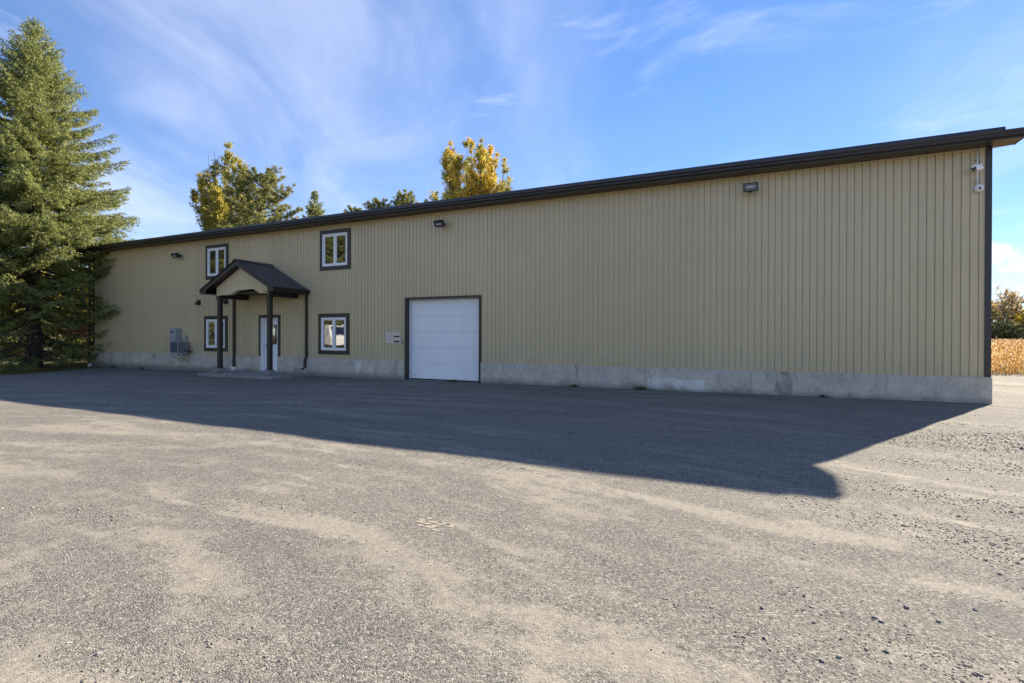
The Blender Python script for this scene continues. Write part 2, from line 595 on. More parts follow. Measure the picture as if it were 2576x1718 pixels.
# ------------------------------------------------------------------ the setting
def grid_mesh(name, xs, ys, zf, keep=None):
    X, Y = np.meshgrid(xs, ys)
    V = np.stack([X, Y, zf(X, Y)], -1).reshape(-1, 3)
    nx, ny = len(xs), len(ys)
    i = np.arange(nx - 1)[None, :] + nx * np.arange(ny - 1)[:, None]
    F = np.stack([i, i + 1, i + 1 + nx, i + nx], -1).reshape(-1, 4)
    if keep is not None:
        cx = V[F].mean(1)
        F = F[keep(cx[:, 0], cx[:, 1])]
        used = np.unique(F)
        remap = -np.ones(len(V), dtype=np.int64)
        remap[used] = np.arange(len(used))
        V, F = V[used], remap[F]
    return mesh_np(name, V, F, smooth=True)


xs = np.concatenate([np.linspace(-900, -80, 12), np.linspace(-70, 60, 53), np.linspace(75, 900, 12)])
ys = np.concatenate([np.linspace(-900, -70, 12), np.linspace(-60, 60, 49), np.linspace(75, 1100, 12)])
g = link('ground', grid_mesh('ground', xs, ys, lambda x, y: gz(x, y) - 0.03), M['soil'])
tag(g, kind='structure')


def yard_keep(x, y):
    edge = np.where(y > -8, -29.9 - (y + 8) * 0.5, -29.9)
    edge = edge + (vnoise(y * 0.7, x * 0, 2) - 0.5) * 1.2
    inside = (x > edge) & (x < 45) & (y > -38) & (y < 11.3 + (vnoise(x * 0.8, y * 0, 4) - 0.5) * 0.6)
    return inside


xs = np.unique(np.concatenate([np.arange(-36, -13, 0.35), np.arange(-13, 6.0, 0.065), np.arange(6, 46, 0.8)]))
ys = np.unique(np.concatenate([np.arange(-38, -13.6, 0.8), np.arange(-13.6, -4.5, 0.065), np.arange(-4.5, 1.0, 0.25), np.arange(1, 12.0, 0.3)]))
yard = link('gravel_yard', grid_mesh('gravel_yard', xs, ys, gzn, yard_keep), M['gravel'])
tag(yard, kind='structure')

# ------------------------------------------------------------------ the building
LEFT, RIGHT, DEPTH = -35.1, 0.0, 18.0
ZS = 0.57          # foot of the siding
ZT = 5.57          # soffit
PITCH_R = 0.25
bld = empty('metal_building', (-17.5, 0, 0))
tag(bld, 'long tan ribbed steel building with dark brown roof edge and white overhead door', 'building')
BX = Vector((-17.5, 0, 0))


def bpart(mb, name, mat, parent=None, smooth=False, label=None):
    """a part of the building: built in world coordinates, parented to the building or a part of it"""
    me = mb.mesh(name, smooth) if isinstance(mb, MB) else mb
    me.transform(Matrix.Translation(-BX))
    o = link(name, me, mat, parent or bld, label)
    return o


# openings in the front wall: x0, x1, z0, z1
OH = (-15.49, -12.63, -0.06, 2.68)
MD = (-22.76, -21.79, -0.02, 2.12)
WINS = [(-26.10, -24.92, 3.98, 5.17), (-26.18, -24.97, 0.88, 2.10), (-19.40, -18.18, 4.03, 5.24), (-19.46, -18.24, 0.87, 2.10)]
OPEN = [OH, MD] + WINS
LAP0 = -5.0454
RIB = 0.1524


def profile(s, phase):
    """rib height of the steel sheet at s"""
    q = (((s - phase) / RIB + 0.5) % 1.0 - 0.5) * RIB
    if -0.0265 < q < -0.0170:            # groove added at one rib foot to make a dark shade line
        return -0.009 * (1 - abs(q + 0.02175) / 0.00475)
    d = abs(q)
    if d <= 0.0125:
        return 0.020
    if d >= 0.0170:
        return 0.0
    return 0.020 * (0.0170 - d) / 0.0045


def panel_mesh(name, s0, s1, phase, zb, ztop, place, openings=()):
    br = {s0, s1}
    k0 = math.floor((s0 - phase) / RIB) - 1
    k1 = math.ceil((s1 - phase) / RIB) + 1
    for k in range(k0, k1 + 1):
        for e in (-0.0265, -0.02175, -0.0170, -0.0125, 0.0125, 0.0170):
            q = phase + k * RIB + e
            if s0 < q < s1:
                br.add(q)
        for e in (0.060, 0.066, 0.086, 0.092):
            q = phase + k * RIB + e
            if s0 < q < s1:
                br.add(q)
    for o in openings:
        for e in o[:2]:
            if s0 < e < s1:
                br.add(e)
    br = sorted(br)

    def prof(s):
        base = profile(s, phase)
        return base

    v, f = [], []
    for a, b in zip(br[:-1], br[1:]):
        mid = (a + b) / 2
        spans = [(zb, None)]
        for o in openings:
            if o[0] - 1e-6 <= mid <= o[1] + 1e-6:
                ns = []
                for (u0, u1) in spans:
                    top = u1 if u1 is not None else 1e9
                    if o[2] > u0 and o[2] < top:
                        ns.append((u0, o[2]))
                    if o[3] < top:
                        ns.append((max(u0, o[3]), u1))
                spans = ns
        for (u0, u1) in spans:
            n = len(v)
            za = u1 if u1 is not None else ztop(a)
            zb_ = u1 if u1 is not None else ztop(b)
            v += [place(a, prof(a), u0), place(b, prof(b), u0), place(b, prof(b), zb_), place(a, prof(a), za)]
            f.append((n, n + 1, n + 2, n + 3))
    me = bpy.data.meshes.new(name)
    me.from_pydata(v, [], f)
    me.update()
    return me


def front_place(s, h, z):
    return (s - BX.x, -0.004 - h - BX.y, z)


def back_place(s, h, z):
    return (s - BX.x, DEPTH + 0.004 + h, z)


edges = []
e = LAP0
while e > LEFT + 0.15:
    edges.append(e)
    e -= RIB * 6
edges = sorted(edges)
e = LAP0 + RIB * 6
while e < RIGHT - 0.1:
    edges.append(e)
    e += RIB * 6
edges = [LEFT] + edges + [RIGHT]
for i, (a, b) in enumerate(zip(edges[:-1], edges[1:])):
    full = sorted([o for o in OPEN if o[0] <= a and b <= o[1]], key=lambda o: o[2])
    part = [o for o in OPEN if o not in full]
    lo = ZS
    for o in full + [None]:
        hi = ZT if o is None else o[2]
        if hi > lo + 0.02:
            link('siding_panel', panel_mesh('siding_panel', a, b, LAP0, lo, lambda s, hi=hi: hi, front_place,
                                            [q for q in part if q[2] < hi and q[3] > lo]), M['siding'], bld)
        if o is not None:
            lo = max(lo, o[3])
    link('siding_panel', panel_mesh('siding_panel', a, b, LAP0, ZS, lambda s: ZT, back_place), M['siding'], bld)


def roof_z(y):
    return 5.70 + PITCH_R * (DEPTH / 2 + 0.5 - abs(y - DEPTH / 2))


ge = list(np.arange(0, DEPTH, RIB * 6)) + [DEPTH]
for a, b in zip(ge[:-1], ge[1:]):
    for X, sg in ((RIGHT, 1), (LEFT, -1)):
        link('siding_panel', panel_mesh('siding_panel', a, b, 0.07, ZS, lambda s: roof_z(s) - 0.12,
                                        lambda s, h, z, X=X, sg=sg: (X + sg * (0.004 + h) - BX.x, s, z)), M['siding'], bld)

# screw heads on the front wall (too small to pick apart)
sv, sf = MB(), None
rows = [ZS + 0.08, ZS + 0.76] + [ZS + 0.76 + 0.81 * k for k in range(1, 6)]
x = LAP0 - RIB * 6 * 33 + 0.055
j = 0
rs = random.Random(4)
while x < -0.1:
    for z in rows:
        for dx, hh in (((0.0, 0.0),) + (((-0.055, 0.0195),) if j % 3 == 0 else ())):
            px = x + dx
            if px < LEFT + 0.1 or z > ZT - 0.05:
                continue
            if any(o[0] - 0.14 < px < o[1] + 0.16 and o[2] - 0.16 < z < o[3] + 0.16 for o in OPEN):
                continue
            pz = z + rs.uniform(-0.012, 0.012)
            y0 = -0.004 - hh
            ring6 = [(px + 0.008 * math.cos(t), y0 - 0.0, pz + 0.008 * math.sin(t)) for t in [k * math.pi / 3 for k in range(6)]]
            top6 = [(p[0] * 0.3 + px * 0.7, y0 - 0.006, p[2] * 0.3 + pz * 0.7) for p in ring6]
            sv.add(ring6 + top6, [(6, 7, 8, 9, 10, 11)] + [(i, (i + 1) % 6, 6 + (i + 1) % 6, 6 + i) for i in range(6)])
    x += RIB * 2
    j += 1
o = bpart(sv, 'screw_heads', M['steel'])
o['kind'] = 'stuff'

# foundation: strips between the door openings
fb = MB()
segs = [(LEFT - 0.03, MD[0]), (MD[1], OH[0] - 0.077), (OH[1] + 0.067, RIGHT + 0.04)]
for (a, b) in segs:
    fb.prism([(-0.05, -0.8), (0.25, -0.8), (0.25, ZS - 0.002), (-0.04, ZS - 0.002), (-0.05, ZS - 0.012)], 'x', a, b)
fb.box(MD[0], MD[1], -0.03, 0.25, -0.8, -0.05)
fb.box(OH[0] - 0.076, OH[1] + 0.066, -0.045, 0.25, -0.8, -0.085)
fb.box(LEFT - 0.03, LEFT + 0.25, 0.25, DEPTH + 0.03, -0.8, ZS - 0.002)
fb.box(RIGHT - 0.25, RIGHT + 0.04, 0.25, DEPTH + 0.03, -0.8, ZS - 0.002)
fb.box(LEFT + 0.25, RIGHT - 0.25, DEPTH - 0.2, DEPTH + 0.03, -0.8, ZS - 0.002)
found = bpart(fb, 'foundation', M['concrete'])


def flat_patch(name, poly, y, th, mat, label):
    mb = MB().prism(poly, 'y', y - th, y + 0.01)
    return bpart(mb, name, mat, found, label=label)


flat_patch('mortar_patch', [(-17.86, 0.545), (-17.48, 0.545), (-17.50, 0.33), (-17.60, 0.16), (-17.72, 0.14), (-17.82, 0.25), (-17.84, 0.40)],
           -0.05, 0.004, M['patch'], 'pale tapering mortar patch')
flat_patch('mortar_patch', [(-7.30, 0.0), (-7.28, 0.27), (-7.12, 0.28), (-7.10, 0.33), (-6.75, 0.325), (-6.35, 0.27), (-6.15, 0.255), (-5.98, 0.29), (-5.80, 0.28), (-5.82, 0.0)],
           -0.05, 0.006, M['patch'], 'long streaked whitish repair patch')

# corner trim
for X in (RIGHT, LEFT):
    s = 1 if X == RIGHT else -1
    t = MB()
    xa, xb = sorted((X + s * 0.024, X - s * 0.085))
    t.box(xa, xb, -0.030, -0.005, ZS + 0.001, ZT)
    xa, xb = sorted((X + s * 0.026, X + s * 0.0205))
    t.box(xa, xb, -0.0295, 0.10, ZS + 0.001, ZT)
    bpart(t, 'corner_trim', M['brown'])
# foot flashing: one strip per stretch of wall
for (a, b) in segs:
    bpart(MB().box(a + 0.06, b - 0.06, -0.036, -0.0245, ZS + 0.0005, ZS + 0.012), 'base_flashing', M['siding'])
# J-channel under the soffit
bpart(MB().box(LEFT, RIGHT - 0.09, -0.038, -0.025, ZT - 0.035, ZT - 0.002), 'top_channel', M['siding'])

# eave: soffit planks, fascia, gutter
EX0, EX1, EY = LEFT - 0.45, 0.40, -0.50
soff = bpart(MB().box(EX0 + 0.01, EX1 - 0.01, EY + 0.02, -0.002, ZT + 0.012, ZT + 0.03), 'soffit', M['brown'])
pm = MB()
w = 0.305
pm.prism([(0.004, 0.0), (w - 0.004, 0.0), (w - 0.004, 0.010), (0.004, 0.010)], 'y', EY + 0.012, -0.001)
pm.box(w * 0.33 - 0.002, w * 0.33 + 0.002, EY + 0.02, -0.006, -0.0025, 0.0)
pm.box(w * 0.66 - 0.002, w * 0.66 + 0.002, EY + 0.02, -0.006, -0.0025, 0.0)
plank_me = pm.mesh('soffit_panel')
n = int((EX1 - EX0) / w)
for i in range(n):
    o = link('soffit_panel', plank_me, M['brown'], soff)
    o.location = (EX1 - 0.006 - (i + 1) * w - BX.x, 0, ZT)
fa = MB().box(EX0, EX1, EY - 0.012, EY + 0.010, ZT - 0.012, 5.735)
fa.box(EX1 - 0.012, EX1 + 0.004, EY + 0.0105, 0.03, ZT - 0.010, 5.735)
fa.box(EX0 - 0.004, EX0 + 0.012, EY + 0.0105, 0.03, ZT - 0.010, 5.735)
bpart(fa, 'fascia', M['brown'])
gp = [(EY - 0.013, 5.715), (EY - 0.013, 5.600), (EY - 0.080, 5.600), (EY - 0.092, 5.625), (EY - 0.090, 5.655), (EY - 0.118, 5.690),
      (EY - 0.120, 5.722), (EY - 0.112, 5.722), (EY - 0.110, 5.695), (EY - 0.084, 5.662), (EY - 0.084, 5.610), (EY - 0.020, 5.610), (EY - 0.020, 5.715)]
GUT = bpart(MB().prism(gp, 'x', EX0 + 0.002, EX1 + 0.045).prism([(EY - 0.0135, 5.716), (EY - 0.0135, 5.599), (EY - 0.081, 5.599), (EY - 0.093, 5.625), (EY - 0.091, 5.655), (EY - 0.119, 5.690), (EY - 0.121, 5.723)], 'x', EX1 + 0.0455, EX1 + 0.049), 'gutter', M['brown'])

for k in range(11):
    gx = EX1 - 1.6 - k * 3.05
    bpart(MB().prism([(EY - 0.0135, 5.598), (EY - 0.082, 5.598), (EY - 0.094, 5.624), (EY - 0.092, 5.654), (EY - 0.120, 5.689), (EY - 0.122, 5.7225), (EY - 0.119, 5.7225),
                      (EY - 0.088, 5.660), (EY - 0.080, 5.602), (EY - 0.0135, 5.602)], 'x', gx, gx + 0.05), 'gutter_seam', M['brown'], GUT)

# roof: two slopes of ribbed sheets, a drip edge and ridge cap
roof = bpart(MB().prism([(EY + 0.03, 5.70), (DEPTH / 2, roof_z(DEPTH / 2) - 0.02), (DEPTH - EY - 0.03, 5.70), (DEPTH - EY - 0.03, 5.62),
                         (DEPTH / 2, roof_z(DEPTH / 2) - 0.14), (EY + 0.03, 5.62)], 'x', LEFT - 0.35, 0.06), 'roof', M['roof'])
rp = MB()
RW = 0.9144
y0, y1 = EY - 0.07, DEPTH / 2
for k in range(6):
    a = k * RIB
    for (u, v2, h1, h2) in ((a, a + 0.03, 0, 0.0), (a + 0.03, a + 0.042, 0, 0.02), (a + 0.042, a + 0.066, 0.02, 0.02), (a + 0.066, a + 0.078, 0.02, 0), (a + 0.078, a + RIB, 0, 0)):
        za, zb2 = 5.725, roof_z(DEPTH / 2) + 0.005
        rp.add([(u, y0, za + h1), (v2, y0, za + h2), (v2, y1, zb2 + h2), (u, y1, zb2 + h1),
                (u, y0, za - 0.012), (v2, y0, za - 0.012)], [(0, 1, 2, 3), (4, 5, 1, 0)])
front_me = rp.mesh('roof_panel')
xx = 0.07
while xx > LEFT - 0.4:
    o = link('roof_panel', front_me, M['roof'], roof)
    o.location = (xx - RW - BX.x, 0, 0)
    o = link('roof_panel', front_me, M['roof'], roof)
    o.location = (xx - BX.x, DEPTH, 0)
    o.rotation_euler = (0, 0, math.pi)
    xx -= RW
bpart(MB().prism([(DEPTH / 2 - 0.2, roof_z(DEPTH / 2) + 0.0), (DEPTH / 2, roof_z(DEPTH / 2) + 0.06), (DEPTH / 2 + 0.2, roof_z(DEPTH / 2) + 0.0)],
                 'x', LEFT - 0.36, 0.08), 'ridge_cap', M['roof'], roof)
de = MB().prism([(EY - 0.075, 5.712), (EY - 0.062, 5.712), (EY - 0.055, 5.80), (EY - 0.064, 5.802)], 'x', LEFT - 0.36, 0.062)
bpart(de, 'drip_edge', M['roof'], roof)
# rake boards along both gables
for X in (0.10, LEFT - 0.10):
    s = 1 if X > 0 - 1 and X > -5 else -1
    xa, xb = (0.0, EX1 - 0.02) if s == 1 else (EX0 + 0.02, LEFT)
    rk = MB().prism([(0.035, roof_z(0.035) - 0.10), (DEPTH / 2, roof_z(DEPTH / 2) - 0.10), (DEPTH - 0.035, roof_z(0.035) - 0.10),
                     (DEPTH - 0.035, roof_z(0.035) - 0.26), (DEPTH / 2, roof_z(DEPTH / 2) - 0.26), (0.035, roof_z(0.035) - 0.26)], 'x', xa, xb)
    bpart(rk, 'rake_board', M['brown'])


# windows
def window(x0, x1, z0, z1, tw=0.14, sill=False):
    tr = MB().ring(x0 - tw, x1 + tw, z0 - tw, z1 + tw, tw, -0.034, 0.02)
    for (a, b, c, d) in ((x0 - tw - 0.012, x0 - tw, z0 - tw - 0.012, z1 + tw + 0.012), (x1 + tw, x1 + tw + 0.012, z0 - tw - 0.012, z1 + tw + 0.012)):
        tr.box(a, b, -0.030, 0.0, c, d)
    tr.box(x0 - tw, x1 + tw, -0.029, 0.0, z1 + tw, z1 + tw + 0.012)
    tr.box(x0 - tw, x1 + tw, -0.029, 0.0, z0 - tw - 0.012, z0 - tw)
    wob = bpart(tr, 'window', M['brown'])
    bpart(MB().ring(x0, x1, z0, z1, 0.055, -0.045, 0.05), 'frame', M['white'], wob)
    xm = (x0 + x1) / 2
    bpart(MB().box(xm - 0.028, xm + 0.028, -0.040, 0.05, z0 + 0.055, z1 - 0.055), 'mullion', M['white'], wob)
    for (a, b) in ((x0 + 0.055, xm - 0.028), (xm + 0.028, x1 - 0.055)):
        bpart(MB().ring(a, b, z0 + 0.055, z1 - 0.055, 0.045, -0.022, 0.04), 'sash', M['white'], wob)
        pn = MB().box(a + 0.045, b - 0.045, 0.004, 0.022, z0 + 0.10, z1 - 0.10)
        bpart(pn, 'pane', M['glass'], wob)
    return wob


for i, wv in enumerate(WINS):
    window(*wv)

# overhead door
x0, x1, z0, z1 = OH
od = MB()
od.box(x0 - 0.075, x0, -0.058, 0.14, z0 - 0.02, z1 + 0.07)
od.box(x1, x1 + 0.065, -0.058, 0.14, z0 - 0.02, z1 + 0.07)
od.box(x0, x1, -0.056, 0.14, z1, z1 + 0.07)
ohd = bpart(od, 'overhead_door', M['brown'])
sx0, sx1 = x0 + 0.062, x1 - 0.012
SH = (z1 - 0.03 - (z0 + 0.015)) / 5
for k in range(5):
    zb_ = z0 + 0.015 + k * SH
    prof = [(0.215, 0.002), (0.155, 0.002), (0.152, 0.008)]
    for q in (0.16, 0.30, 0.44, 0.58, 0.72, 0.86):
        zz = q * SH
        prof += [(0.152, zz - 0.006), (0.1555, zz), (0.152, zz + 0.006)]
    prof += [(0.152, SH - 0.010), (0.156, SH - 0.003), (0.215, SH - 0.003)]
    prof = [(p[0], p[1] + zb_) for p in prof]
    bpart(MB().prism(prof, 'x', sx0, sx1), 'door_section', M['door_white'], ohd)
bpart(MB().box(x0 + 0.001, x0 + 0.045, 0.115, 0.19, z0 + 0.005, z1 - 0.001), 'weather_strip', M['white'], ohd)
bpart(MB().box(x0 + 0.046, x1 - 0.002, 0.118, 0.19, z1 - 0.026, z1 - 0.001), 'weather_strip', M['white'], ohd)
bpart(MB().box(sx0 + 0.004, sx1 - 0.002, 0.158, 0.205, z0 - 0.012, z0 + 0.014), 'bottom_seal', M['black'], ohd)
bpart(MB().tube([(sx0 + 0.14, 0.150, z0 + 0.12), (sx0 + 0.14, 0.170, z0 + 0.12)], 0.018, 10), 'lock_button', M['black'], ohd)
bpart(MB().box(x0 - 0.1, x1 + 0.1, 0.225, 0.25, z0, z1 + 0.1), 'backing', M['black'], ohd)

# entrance door, set back in a white jamb
x0, x1, z0, z1 = MD
ed = MB()
ed.box(x0 - 0.135, x0, -0.034, 0.02, ZS, z1 + 0.13)
ed.box(x1, x1 + 0.14, -0.034, 0.02, ZS, z1 + 0.13)
ed.box(x0, x1, -0.032, 0.02, z1, z1 + 0.13)
end = bpart(ed, 'entrance_door', M['brown'])
jm = MB()
jm.box(x0 + 0.001, x0 + 0.035, -0.042, 0.215, z0, z1 - 0.001)
jm.box(x1 - 0.035, x1 - 0.001, -0.042, 0.215, z0, z1 - 0.001)
jm.box(x0 + 0.035, x1 - 0.035, -0.040, 0.215, z1 - 0.036, z1 - 0.001)
bpart(jm, 'jamb', M['white'], end)
gx0, gx1, gz0, gz1 = -22.50, -21.97, 1.02, 1.90
lf = MB()
lx0, lx1, lz0, lz1 = x0 + 0.037, x1 - 0.037, z0 + 0.012, z1 - 0.038
lf.box(lx0, gx0, 0.155, 0.205, lz0, lz1)
lf.box(gx1, lx1, 0.155, 0.205, lz0, lz1)
lf.box(gx0, gx1, 0.156, 0.205, lz0, gz0)
lf.box(gx0, gx1, 0.156, 0.205, gz1, lz1)
bpart(lf, 'door_leaf', M['door_white'], end)
bpart(MB().ring(gx0 + 0.001, gx1 - 0.001, gz0 + 0.001, gz1 - 0.001, 0.035, 0.142, 0.19), 'glazing_bead', M['white'], end)
bpart(MB().box(gx0 + 0.036, gx1 - 0.036, 0.172, 0.19, gz0 + 0.036, gz1 - 0.036), 'pane', M['glass'], end)
hd = MB()
hd.cbox(lx0 + 0.045, lx0 + 0.095, 0.140, 0.155, 0.86, 1.06, 0.004)
hd.tube([(lx0 + 0.07, 0.142, 0.95), (lx0 + 0.07, 0.10, 0.95), (lx0 + 0.19, 0.098, 0.95)], 0.011, 8)
bpart(hd, 'handle', M['steel'], end)
bpart(MB().box(x0, x1, -0.04, 0.24, z0 - 0.03, z0 - 0.002), 'threshold', M['steel'], end)

# porch
PC, PY, PH = -22.15, -1.25, 1.39           # centre, post line, half span
EZ, RZ, PHW, PF = 3.19, 4.24, 2.02, -1.62  # eave, ridge, half width, front
porch = bpart(MB().box(PC - PH - 0.05, PC + PH + 0.05, PY + 0.08, -0.04, 3.06, 3.085), 'porch', M['brown'])
for s in (-1, 1):
    cx = PC + s * PH
    ps = MB()
    ps.cbox(cx - 0.078, cx + 0.078, PY - 0.078, PY + 0.078, 0.14, 2.86, 0.012)
    ps.box(cx - 0.086, cx + 0.086, PY - 0.086, PY + 0.086, 0.14, 0.19)
    ps.box(cx - 0.095, cx + 0.095, PY - 0.095, PY + 0.095, 2.80, 2.95)
    bpart(ps, 'post', M['brown'], porch)
    pb = MB()
    pb.prism([(cx - 0.155, PY - 0.155), (cx + 0.155, PY - 0.155), (cx + 0.155, PY + 0.155), (cx - 0.155, PY + 0.155)], 'z', -0.02, 0.12)
    pb.prism([(cx - 0.13, PY - 0.13), (cx + 0.13, PY - 0.13), (cx + 0.13, PY + 0.13), (cx - 0.13, PY + 0.13)], 'z', 0.1205, 0.14)
    bpart(pb, 'post_base', M['slab'], porch)
    # side beam from post to wall
    bpart(MB().box(cx - 0.07, cx + 0.07, PY + 0.081, -0.036, 2.86, 3.055), 'side_beam', M['brown'], porch)
    # eave box, gutter
    ex = PC + s * PHW
    xa, xb = sorted((ex, cx + s * 0.085))
    bpart(MB().box(xa, xb, PF + 0.02, -0.04, 3.015, 3.03), 'eave_soffit', M['brown'], porch)
    xa, xb = sorted((ex, ex - s * 0.02))
    bpart(MB().box(xa, xb, PF + 0.018, -0.04, 3.0155, 3.17), 'eave_fascia', M['brown'], porch)
    gpz = [(0.001, 3.16), (0.001, 3.055), (0.07, 3.055), (0.082, 3.09), (0.11, 3.135), (0.112, 3.165), (0.104, 3.165), (0.075, 3.095), (0.065, 3.065), (0.01, 3.065), (0.01, 3.16)]
    bpart(MB().prism([(ex + s * p[0], p[1]) for p in gpz], 'y', PF + 0.03, -0.045), 'eave_gutter', M['brown'], porch)
# gable front in tan sheet with an arched cut, its back and the barge boards
gf = [(PC - PH - 0.02, 2.975), (PC - 0.66, 2.975), (PC - 0.60, 2.985), (PC - 0.30, 3.115), (PC + 0.02 + 0.68, 3.15), (PC + 0.70 + 0.31, 2.985), (PC + 1.06, 2.975),
      (PC + PH + 0.10, 2.975), (PC + PH + 0.30, 3.02 + 0.10), (PC, 3.99), (PC - PH - 0.30, 3.12)]
gv = MB()
# ribbed gable: vertical strips clipped by the roof slope and the arch
def arch_z(x):
    u = x - PC
    pts = [(-9, 2.975), (-0.66, 2.975), (-0.30, 3.125), (0.62, 3.16), (0.98, 2.985), (9, 2.975)]
    for (a, za), (b, zb2) in zip(pts[:-1], pts[1:]):
        if a <= u <= b:
            return za + (zb2 - za) * (u - a) / (b - a)
    return 2.975


def slope_z(x):
    return RZ - 0.20 - abs(x - PC) * (RZ - EZ) / PHW


brs = []
a = PC - PH - 0.06
while a < PC + PH + 0.06:
    brs.append(a)
    a += 0.0254
for a, b in zip(brs[:-1], brs[1:]):
    k = round((a - PC) / 0.0254)
    h = lambda q: 0.010 if (round((q - PC) / 0.0254) % 6) in (0, 1) else 0.0
    yy = PY - 0.10
    gv.add([(a, yy - h(a), arch_z(a)), (b, yy - h(b), arch_z(b)), (b, yy - h(b), slope_z(b)), (a, yy - h(a), slope_z(a)),
            (a, PY + 0.05, arch_z(a)), (b, PY + 0.05, arch_z(b)), (b, PY + 0.05, slope_z(b)), (a, PY + 0.05, slope_z(a))],
           [(0, 1, 2, 3), (5, 4, 7, 6), (4, 5, 1, 0)])
bpart(gv, 'gable_front', M['siding'], porch)
sl = (RZ - EZ) / PHW
for s in (-1, 1):
    # barge board, sloped soffit, ribbed roof sheets
    bb = MB().prism([(PC, RZ - 0.015), (PC, RZ - 0.185), (PC + s * (PHW - 0.32), RZ - 0.185 - sl * (PHW - 0.32)), (PC + s * (PHW - 0.30), 3.012),
                     (PC + s * PHW, 3.012), (PC + s * PHW, EZ - 0.015)], 'y', PF, PF + 0.025)
    bpart(bb, 'barge_board', M['brown'], porch)
    so = MB().prism([(PC, RZ - 0.165), (PC + s * (PHW - 0.04), RZ - 0.165 - sl * (PHW - 0.04)), (PC + s * (PHW - 0.04), RZ - 0.15 - sl * (PHW - 0.04)), (PC, RZ - 0.15)], 'y', PF + 0.026, -0.04)
    bpart(so, 'sloped_soffit', M['brown'], porch)
    L = math.hypot(PHW + 0.03, (PHW + 0.03) * sl)
    ylist = [PF - 0.03, PF + 0.52, PF + 1.07, -0.012]
    for ya, yb in zip(ylist[:-1], ylist[1:]):
        rm = MB()
        q = ya
        while q < yb - 0.02:
            seq = [(q, 0.0), (q + 0.012, 0.024), (q + 0.030, 0.024), (q + 0.042, 0.0), (min(q + 0.1833, yb), 0.0)]
            for (u, hu), (v2, hv) in zip(seq[:-1], seq[1:]):
                xe, ze = PC + s * (PHW + 0.03), RZ - sl * (PHW + 0.03)
                rm.add([(PC, u, RZ + hu), (PC, v2, RZ + hv), (xe, v2, ze + hv), (xe, u, ze + hu), (xe, u, ze - 0.015), (xe, v2, ze - 0.015), (PC, u, RZ - 0.02), (PC, v2, RZ - 0.02)],
                       [(0, 1, 2, 3), (3, 2, 5, 4), (4, 5, 7, 6)])
            q += 0.1833
        bpart(rm, 'roof_sheet', M['roof'], porch)
bpart(MB().prism([(PC - 0.14, RZ - 0.14 * sl + 0.028), (PC, RZ + 0.045), (PC + 0.14, RZ - 0.14 * sl + 0.028), (PC, RZ + 0.03)], 'y', PF - 0.034, -0.01), 'ridge_flashing', M['roof'], porch)


def downspout(pts, wx=0.042, wy=0.03, name='downspout', foot=True):
    mb = MB()
    for p, q in zip(pts[:-1], pts[1:]):
        p, q = Vector(p), Vector(q)
        off = [(-wx, -wy), (wx, -wy), (wx, wy), (-wx, wy)]
        if abs((q - p).z) >= 0.05:
            v = [(p.x + a, p.y + b, p.z) for a, b in off] + [(q.x + a, q.y + b, q.z) for a, b in off]
        else:
            v = [(p.x + a * 0, p.y + b, p.z + a) for a, b in off] + [(q.x, q.y + b, q.z + a) for a, b in off]
        mb.add(v, [(3, 2, 1, 0), (4, 5, 6, 7), (0, 1, 5, 4), (1, 2, 6, 5), (2, 3, 7, 6), (3, 0, 4, 7)])
    return mb


d1 = downspout([(-24.27, -0.10, 3.06), (-24.34, -0.075, 2.86), (-24.34, -0.075, 0.62), (-24.31, -0.11, 0.50), (-24.31, -0.11, 0.10)])
o = bpart(d1, 'downspout', M['brown'], label='brown downspout left of the entrance')
bpart(MB().box(-24.37, -24.25, -0.17, -0.05, -0.04, 0.11), 'drain_collar', M['white'], o)
d2 = downspout([(-20.06, -0.10, 3.07), (-20.20, -0.075, 2.95), (-20.20, -0.075, 0.62), (-20.23, -0.11, 0.50), (-20.23, -0.11, 0.20), (-20.36, -0.19, 0.10)])
bpart(d2, 'downspout', M['brown'], label='brown downspout right of the porch')
d3 = downspout([(LEFT - 0.12, -0.50, 5.60), (LEFT - 0.12, -0.12, 5.30), (LEFT - 0.12, -0.12, 0.0)])
o = bpart(d3, 'downspout', M['brown'], label='dark downspout at the far end under the spruce')
bpart(MB().box(LEFT - 0.18, LEFT - 0.06, -0.18, -0.06, -0.23, -0.05), 'drain_collar', M['white'], o)

# entrance slab
sb = MB().prism([(-24.10, -1.80), (-19.95, -1.86), (-19.90, -0.05), (-24.10, -0.05)], 'z', -0.30, -0.035)
sl_o = sb.build('entrance_slab', M['slab'])
tag(sl_o, kind='structure')

